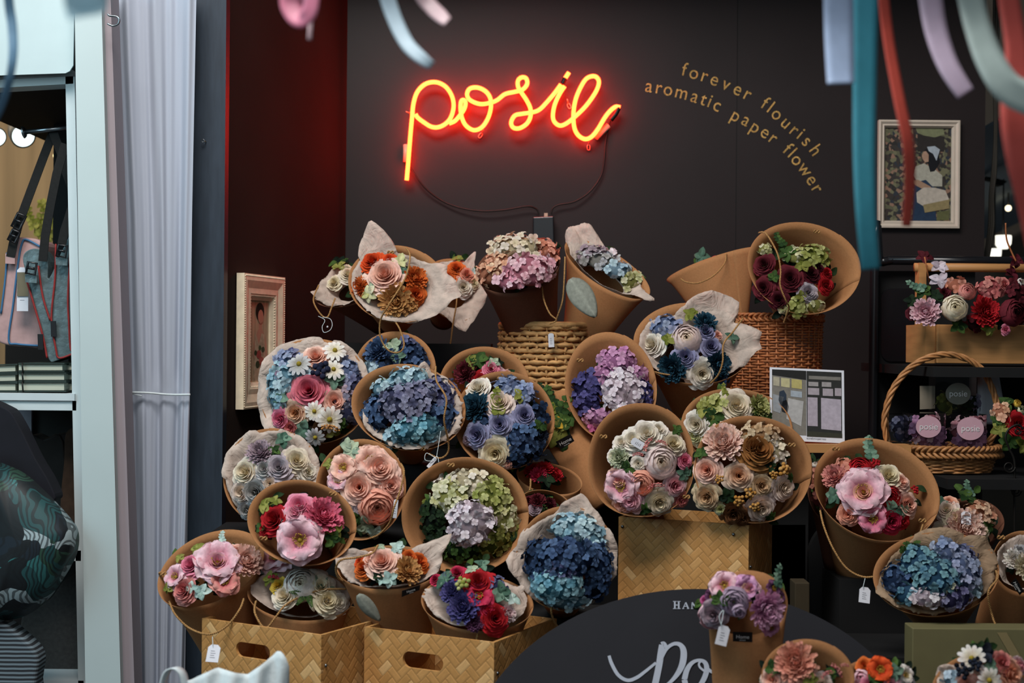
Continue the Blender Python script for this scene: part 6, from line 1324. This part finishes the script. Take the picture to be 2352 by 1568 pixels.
# spotlights
def spot(label, cx, cy, r, Y, ang, st_):
    c = at(cx, cy, Y); n = V3(math.sin(ang), -1, -.45).normalized(); A = axes(n.cross(V3(0, 0, 1)), n)
    root = thing('spotlight', label, 'spotlight', c); s = r*Y/F
    m = MB(); tube(m, [c + n*.0, c - n*.05, c - n*.11], s, 20, rs=[s*1.08, s*.95, s*.55]); m.build('lamp_housing', pm('grey_lamp_housing', '4c4a46', .4, .05, 30, 0) if 'grey_lamp_housing' not in bpy.data.materials else bpy.data.materials['grey_lamp_housing'], root)
    m = MB(); V = [tuple(np.array(c + n*.002) + A @ np.array([s*.93*math.cos(t), s*.93*math.sin(t), 0])) for t in np.linspace(0, 2*math.pi, 28, endpoint=False)]; m.add(V, [tuple(range(28))]); m.build('lit_lens', emit('lit_lens', (.85, 1, .98), st_), root, smooth=False)
spot('lit round spotlight behind the bag straps', 53, 312, 27, 3.9, .7, 1.3)
spot('lit round spotlight cut off by the frame edge', -8, 315, 22, 3.9, 1.0, 1.3)
lb = thing('light_bulb', 'tiny warm bulb glowing between the bag straps', 'bulb', at(131, 358, 4.3)); m = MB(); sphere(m, at(131, 358, 4.3), .012, 10); m.build('bulb', emit('lit_warm_bulb', (1, .8, .4), 3), lb)
m = MB(); tube(m, [at(131, 350, 4.3), at(131, 350, 4.3) + V3(0, 0, .9)], .002, 5); m.build('cord', M['cable'], lb)
# rod, straps and bags
rod = thing('hanging_rod', 'grey metal rod with a button end from which the bags hang', 'rod', at(110, 300, 3.0))
m = MB(); tube(m, [at(58, 303, 2.97), at(154, 294, 2.97)], .0052, 10); m.build('rod', M['steel'], rod)
m = MB(); tube(m, [at(53, 304, 2.97), at(58, 303, 2.97)], .012, 16, rs=[.013, .010]); m.build('end_button', M['steel'], rod)
M['strap'] = pm('black_webbing', '141312', .8, .2, 120, .2)
def strap(parent, l, Y, w_=20):
    f = []; n = len(l)
    V = []
    for i, (x, y) in enumerate(l):
        a_ = l[max(i-1, 0)]; b_ = l[min(i+1, n-1)]; dx, dy = b_[0]-a_[0], b_[1]-a_[1]; L = math.hypot(dx, dy) or 1; nx, ny = -dy/L, dx/L
        V += [at(x + nx*w_/2, y + ny*w_/2, Y), at(x - nx*w_/2, y - ny*w_/2, Y)]
    m = MB(); m.add([tuple(v) for v in V], [(2*i, 2*i+1, 2*i+3, 2*i+2) for i in range(n-1)]); return m.build('strap', M['strap'], parent, smooth=False, solid=.002)
def buckle(parent, x, y, Y, w_=34, h_=20, rot=-65):
    m = MB(); c = at(x, y, Y); s = Y/F; a_ = math.radians(rot); ux_ = V3(math.cos(a_), 0, -math.sin(a_)); uz_ = V3(math.sin(a_), 0, math.cos(a_))
    tube(m, [c + ux_*w_*s*i/2 + uz_*h_*s*j/2 for i, j in ((-1, -1), (1, -1), (1, 1), (-1, 1))], .003, 6, closed=True); tube(m, [c - uz_*h_*s/2, c + uz_*h_*s/2], .003, 6); m.build('buckle', M['blackgloss'], parent)
def bag(label, outline, Y, th, mt, piping, pipes, straps, panel=None, tags_=(), bevel=.012):
    root = thing('shoulder_bag', label, 'bag', at(outline[0][0], max(p[1] for p in outline), Y))
    m = MB(); O2 = [(p.x, p.y) for p in smoothpath([(x, y, 0) for x, y in outline], 4, True)]
    slab(m, O2, Y, th); b_ = m.build('bag_body', mt, root, smooth=False, bevel=bevel)
    for pp in pipes: m = MB(); tube(m, smoothpath([at(x, y, Y - .002) for x, y in pp], 6), .0022, 6); m.build('piping', piping, root)
    for l in straps: strap(root, l[0], l[1] if len(l) > 1 else Y - .006)
    return root
pinkm = pm('crinkled_pink_leather', 'b08d8a', .6, .12, 40, .6); blue_p = pm('blue_piping', '3c6a90', .5, .1, 30, 0); red_p = pm('red_piping', '8a2a28', .5, .1, 30, 0); greym = pm('crinkled_silver_leather', '5f6e70', .35, .25, 60, .9, metal=.3)
pb = bag('pale pink leather shoulder bag with blue piping hanging from the rod', [(18, 570), (34, 548), (60, 545), (96, 556), (100, 600), (100, 700), (98, 790), (60, 796), (8, 790), (-6, 770), (4, 680)], 3.0, .09, pinkm, blue_p,
         [[(92, 566), (60, 550), (50, 560), (42, 600), (30, 700), (20, 780), (40, 790), (96, 794)], [(16, 580), (12, 640), (2, 720)]], [([(125, 296), (100, 360), (70, 440), (44, 510), (30, 560), (24, 590)], 2.985)])
buckle(pb, 43, 508, 2.975); buckle(pb, 32, 542, 2.975, 26, 18)
m = MB(); slab(m, [(12, 582), (34, 584), (34, 606), (12, 605)], 2.985, .006); m.build('strap_loop', pinkm, pb, smooth=False)
tg = tagcard(pb, 52, 664, at(52, 664, 2.98), V3(0, -1, 0), 2.98/F, w=26, h=100, rot=0, lift=.012, name='hang_tag')
m = MB(); slab(m, [(39, 625), (65, 625), (65, 680), (39, 680)], 2.965, .0008); m.build('kraft_panel', pm('tag_kraft', '6c6450', .7, .05, 60, 0), tg, smooth=False)
gb_ = bag('silver-grey leather shoulder bag with red piping, overlapping the pink one', [(52, 592), (70, 572), (96, 575), (110, 600), (112, 640), (150, 560), (165, 555), (172, 800), (160, 815), (130, 828), (112, 825), (92, 760), (66, 650)], 2.94, .05, greym, red_p,
          [[(60, 640), (78, 700), (98, 770), (108, 822)], [(88, 610), (98, 680), (115, 735)], [(128, 560), (126, 640), (118, 730), (128, 800), (136, 822), (168, 812)], [(162, 560), (156, 680), (158, 740), (162, 800), (172, 806)]],
          [([(120, 296), (128, 320), (140, 350), (152, 395), (168, 440)], 2.975), ([(150, 330), (130, 400), (116, 470), (104, 540), (98, 600)], 2.925), ([(170, 460), (158, 500), (148, 530), (142, 560)], 2.92)])
for (x, y) in ((72, 630), (142, 590)):
    buckle(gb_, x, y - 14, 2.915, 26, 20, -80); m = MB(); slab(m, [(x-15, y), (x+13, y+2), (x+12, y+20), (x-14, y+18)], 2.92, .006); m.build('strap_loop', greym, gb_, smooth=False)
for x, y in ((122, 755), (92, 785)):
    m = MB(); slab(m, [(x-6, y-18), (x+6, y-18), (x+7, y+18), (x-5, y+18)], 2.932, .002); m.build('side_label', M['label_black'], gb_, smooth=False)
# books on the shelf
pages = pm('book_pages', 'b3b5a4', .8, .15, 20, .3, stretch=(.3, .3, 30)); cover = pm('dark_green_cover', '27332e', .6, .1, 40, .1)
def book(label, x0, x1, y0, y1, Y, tilt=0):
    root = thing('book', label, 'book', at((x0+x1)/2, y1, Y), 'notebooks stacked on the white shelf')
    h = (y1 - y0); 
    m = MB(); slab(m, [(x0 + 1, y0 + 4 + tilt), (x1 - 5, y0 + 4), (x1 - 5, y1 - 4), (x0 + 1, y1 - 4 + tilt)], Y + .004, .13); m.build('page_block', pages, root, smooth=False)
    for a0, a1 in ((y0, y0 + 3.2), (y1 - 3.2, y1)):
        m = MB(); slab(m, [(x0, a0 + tilt), (x1, a0), (x1, a1), (x0, a1 + tilt)], Y, .14); m.build('cover', cover, root, smooth=False)
    xm = x0 + (x1 - x0)*.08
    if x1 - x0 > 60: m = MB(); tube(m, [at(xm, y0, Y - .002), at(xm + 2, y1, Y - .002)], .0016, 5); m.build('elastic_band', M['cable'], root)
for (i, (y0, y1)) in enumerate(((876, 900), (855, 876), (833, 854))):
    w_ = ('bottom', 'middle', 'top')[i]
    book(f'cream-paged dark-covered notebook, {w_} of the stack that stands fully in view on the white shelf', 42, (152, 152, 148)[i], y0, y1, 2.90)
    book(f'cream-paged dark-covered notebook, {w_} of the stack cut by the frame edge', -60, 40, y0 + 2, y1 + 2 if i else y1, 2.905, (0, 2, 4)[i])
    book(f'reddish-edged notebook, {w_} of the short stack tucked against the shelf upright', 153, 172, y0 + 1, y1 - 1 if i else y1, 2.93)
# dark garment, tropical bag, striped cloth, brown bag below
def tropical():
    m, nt, b = newmat('tropical_leaf_print'); N = nt.nodes; L = nt.links; X = NX(nt)
    tc = N.new('ShaderNodeTexCoord'); nz = N.new('ShaderNodeTexNoise'); nz.inputs['Scale'].default_value = 9; L.new(tc.outputs['Object'], nz.inputs['Vector'])
    va = N.new('ShaderNodeVectorMath'); va.operation = 'MULTIPLY_ADD'; L.new(nz.outputs['Color'], va.inputs[0]); va.inputs[1].default_value = (.18, .18, .18); L.new(tc.outputs['Object'], va.inputs[2])
    v = N.new('ShaderNodeTexVoronoi'); v.inputs['Scale'].default_value = 20; L.new(va.outputs[0], v.inputs['Vector'])
    wv = N.new('ShaderNodeTexWave'); wv.inputs['Scale'].default_value = 26; wv.inputs['Distortion'].default_value = 5; wv.inputs['Detail'].default_value = 1; L.new(va.outputs[0], wv.inputs['Vector'])
    sp = N.new('ShaderNodeSeparateColor'); L.new(v.outputs['Color'], sp.inputs[0])
    cr = N.new('ShaderNodeValToRGB'); cr.color_ramp.interpolation = 'CONSTANT'; E = cr.color_ramp.elements; cs = ['10181c', '1f4a4c', '2f6a6a', '16222c', '9fb0b4', '2a4a3c']
    while len(E) < len(cs): E.new(.5)
    for i, c in enumerate(cs): E[i].position = i/len(cs); E[i].color = (*H(c), 1)
    L.new(sp.outputs[0], cr.inputs[0])
    mx = N.new('ShaderNodeMix'); mx.data_type = 'RGBA'; L.new(X.op('MULTIPLY', X.op('GREATER_THAN', wv.outputs['Fac'], .62), .75), mx.inputs['Factor']); L.new(cr.outputs[0], mx.inputs['A']); mx.inputs['B'].default_value = (*H('0d1216'), 1)
    L.new(mx.outputs['Result'], b.inputs['Base Color']); b.inputs['Roughness'].default_value = .6; return m
tb_ = thing('print_bag', 'rounded bag in a dark teal tropical leaf print, hung over the lower shelf', 'bag', at(60, 1430, 2.72))
O2 = [(p.x, p.y) for p in smoothpath([(x, y, 0) for x, y in [(-60, 1040), (0, 1062), (60, 1090), (120, 1145), (165, 1195), (180, 1225), (176, 1270), (150, 1320), (110, 1375), (60, 1412), (0, 1425), (-60, 1428)]], 5, True)]
m = MB(); cpt = (40, 1250)
rings = 7; V = []
for j in range(rings):
    k = 1 - j/rings; dd = .07*math.sqrt(max(0, 1 - k**2.2))
    for (x, y) in O2: V.append(at(cpt[0] + (x-cpt[0])*k, cpt[1] + (y-cpt[1])*k, 2.76 - dd))
nn_ = len(O2); fcs = grid_faces(nn_, rings, True); V.append(at(cpt[0], cpt[1], 2.69)); fcs += [((rings-1)*nn_ + i, (rings-1)*nn_ + (i+1) % nn_, len(V)-1) for i in range(nn_)]
m.add([tuple(p) for p in V], fcs); m.build('bag_body', tropical(), tb_, solid=.002)
def soft(name, label, cat, outline, Y, th, mt, bevel=.015):
    m = MB(); O3 = [(p.x, p.y) for p in smoothpath([(x, y, 0) for x, y in outline], 4, True)]; slab(m, O3, Y, th); return tag(m.build(name, mt, None, smooth=False, bevel=bevel), label, cat)
soft('dark_garment', 'dark navy garment draped below the white shelf', 'garment', [(-60, 930), (10, 936), (40, 970), (80, 1050), (115, 1110), (124, 1150), (60, 1140), (-60, 1120)], 2.80, .05, pm('navy_cloth', '14141c', .8, .2, 20, .3))
soft('brown_bag', 'mottled brown leather bag behind the tropical print bag', 'bag', [(150, 996), (176, 992), (178, 1120), (180, 1236), (140, 1236), (138, 1150), (146, 1060)], 2.98, .05, pm('mottled_brown_leather', '3c2c20', .6, .4, 40, .5))
soft('leather_satchel', 'black leather satchel in the shadow under the white shelf', 'bag', [(60, 1016), (100, 1008), (146, 1014), (146, 1230), (60, 1236)], 3.08, .06, pm('black_brown_leather', '1d1815', .5, .3, 30, .3))
soft('canvas_bag', 'grey-brown canvas bag below the tropical print bag', 'bag', [(50, 1410), (110, 1380), (150, 1330), (188, 1330), (192, 1560), (60, 1580)], 2.98, .05, pm('grey_canvas', '3d3a38', .9, .2, 120, .3))
def stripes():
    m, nt, b = newmat('striped_cloth'); N = nt.nodes; L = nt.links; tc = N.new('ShaderNodeTexCoord'); wv = N.new('ShaderNodeTexWave'); wv.bands_direction = 'Z'; wv.inputs['Scale'].default_value = 38; wv.inputs['Distortion'].default_value = .6; wv.inputs['Detail'].default_value = 0
    L.new(tc.outputs['Object'], wv.inputs['Vector']); cr = N.new('ShaderNodeValToRGB'); cr.color_ramp.elements[0].position = .5; cr.color_ramp.elements[0].color = (*H('23262b'), 1); cr.color_ramp.elements[1].position = .6; cr.color_ramp.elements[1].color = (*H('6e7c84'), 1)
    L.new(wv.outputs['Fac'], cr.inputs[0]); L.new(cr.outputs[0], b.inputs['Base Color']); b.inputs['Roughness'].default_value = .8; return m
soft('striped_bag', 'grey and charcoal striped cloth bag at the bottom below the tropical print bag', 'bag', [(-60, 1420), (0, 1428), (40, 1455), (86, 1504), (82, 1568), (76, 1640), (-60, 1640)], 2.74, .05, stripes())
# white canvas tote in front of the crate
tt = thing('tote_bag', 'white canvas tote bag with a looped handle in front of a bamboo crate', 'bag', at(530, 1700, 1.95))
nu, nv = 40, 14; V = []
topx = [400, 440, 500, 540, 570, 610, 640, 655, 664]; topy = [1572, 1560, 1532, 1545, 1548, 1520, 1492, 1505, 1530]
for side in (0, 1):
    for j in range(nv):
        for i in range(nu):
            px = 400 + 264*i/(nu-1); ty = np.interp(px, topx, topy) + (10*side); v = j/(nv-1); py = ty + (1720 - ty)*v
            d = (.05*math.sin(math.pi*(i/(nu-1)))*(.3 + .7*v) + .006*math.sin(i*.7 + v*4))
            V.append(at(px, py, 1.95 - d if side == 0 else 1.96 + d*.6))
m = MB(); m.add([tuple(p) for p in V], grid_faces(nu, nv) + grid_faces(nu, nv, o=nu*nv)); m.build('cloth', M['canvas'], tt, solid=.0015)
l = smoothpath([(x, y, 0) for x, y in ((376, 1640), (374, 1580), (378, 1555), (388, 1538), (404, 1534), (418, 1545), (424, 1565), (428, 1600))], 6)
V = []
for p in l: V += [at(p.x - 7, p.y + 2, 1.92), at(p.x + 8, p.y - 2, 1.95)]
m = MB(); m.add([tuple(v) for v in V], [(2*i, 2*i+1, 2*i+3, 2*i+2) for i in range(len(l)-1)]); m.build('handle', M['canvas'], tt, solid=.002)

# ------------------------------------------------------------------ ribbons hanging near the lens from a line above
RY = 1.30
rl = thing('ribbon_line', 'cord above the view from which the coloured ribbons hang', 'cord', (0, RY, 2.0))
m = MB(); tube(m, [(-.9, RY, at(0, -130, RY).z), (.9, RY, at(0, -130, RY).z)], .002, 6); m.build('cord', M['canvas'], rl)
def ribbon(label, cl, wid, hexc, Y=RY, curl=.01):
    P2 = smoothpath([(x, y, w_) for (x, y), w_ in zip(cl, wid)], 10); V = []; n = len(P2)
    for i, p in enumerate(P2):
        a_ = P2[max(i-1, 0)]; b_ = P2[min(i+1, n-1)]; d = V3(b_.x-a_.x, b_.y-a_.y, 0).normalized(); nx, ny = d.y, -d.x
        for k in range(5):
            u = -1 + k/2; V.append(at(p.x + nx*p.z/2*u, p.y + ny*p.z/2*u, Y + curl*math.sin(i*.12) + .003*u))
    key = 'satin_' + hexc; mt = bpy.data.materials.get(key) or pm(key, hexc, .45, .05, 80, .1)
    m = MB(); m.add([tuple(v) for v in V], grid_faces(5, n)); o = m.build('ribbon', mt, None, solid=.0006, origin=at(cl[0][0], cl[0][1], Y))
    tag(o, label, 'ribbon', 'ribbons hanging above the stall')
ribbon('slate-blue ribbon curling down at the outer edge above the shelving', [(12, -130), (20, 0), (28, 60), (30, 120), (22, 180), (4, 240), (-20, 290)], [22, 22, 22, 21, 19, 18, 16], '6a92b0')
ribbon('pale blue ribbon end blurred over the top of the pillar', [(190, -130), (196, -40), (198, 20), (200, 36)], [120, 110, 96, 80], 'a0c4d2', Y=.8)
ribbon('short raspberry-pink ribbon loop left of the neon sign', [(690, -130), (676, -40), (668, 10), (688, 44), (712, 20), (716, -60), (715, -130)], [60, 56, 50, 40, 36, 34, 34], 'd8809a', Y=1.2)
ribbon('thin pale pink string ribbon hanging beside the raspberry loop', [(738, -130), (730, -20), (718, 20), (713, 60), (711, 92)], [14, 13, 10, 10, 9], 'd0b4bc')
ribbon('pale blue ribbon curving down towards the first letter of the neon sign', [(870, -130), (884, -30), (905, 40), (935, 100), (970, 135), (992, 150)], [38, 36, 34, 32, 28, 20], 'c0d8e6')
ribbon('dusty pink ribbon tip beside the pale blue curving one', [(930, -130), (965, -20), (990, 15), (1012, 36), (1028, 50)], [34, 34, 34, 32, 24], 'c6aab0')
ribbon('wide periwinkle ribbon, the one with a square-cut end', [(1925, -130), (1926, 0), (1928, 100), (1931, 192)], [68, 68, 67, 62], 'b0c4e4')
ribbon('long teal ribbon hanging lowest of them all', [(1990, -130), (1988, 0), (1986, 200), (1985, 360), (1990, 500), (2000, 618)], [58, 56, 54, 50, 46, 42], '4aa4b8', Y=1.33)
ribbon('long red ribbon hanging across the photo of the person in a headscarf', [(2020, -130), (2030, 0), (2044, 110), (2066, 230), (2086, 330), (2090, 420), (2082, 520)], [24, 24, 25, 26, 26, 24, 20], 'd0584a', Y=1.36)
ribbon('lilac-pink ribbon curving out, between the red one and the grey one', [(2120, -130), (2135, -20), (2150, 70), (2178, 150), (2218, 215)], [54, 54, 52, 48, 42], 'c4b4ca')
ribbon('broad grey-green ribbon sweeping off at the upper corner', [(2190, -130), (2225, -20), (2245, 60), (2275, 140), (2320, 205), (2390, 235)], [54, 58, 60, 66, 72, 80], 'a8b8b4', Y=1.2)
ribbon('broad salmon-red ribbon running down the frame edge beside the lamps', [(2300, -130), (2318, 0), (2336, 120), (2336, 240), (2344, 340), (2372, 460), (2400, 600)], [44, 48, 54, 76, 74, 74, 70], 'c85850', Y=1.24)
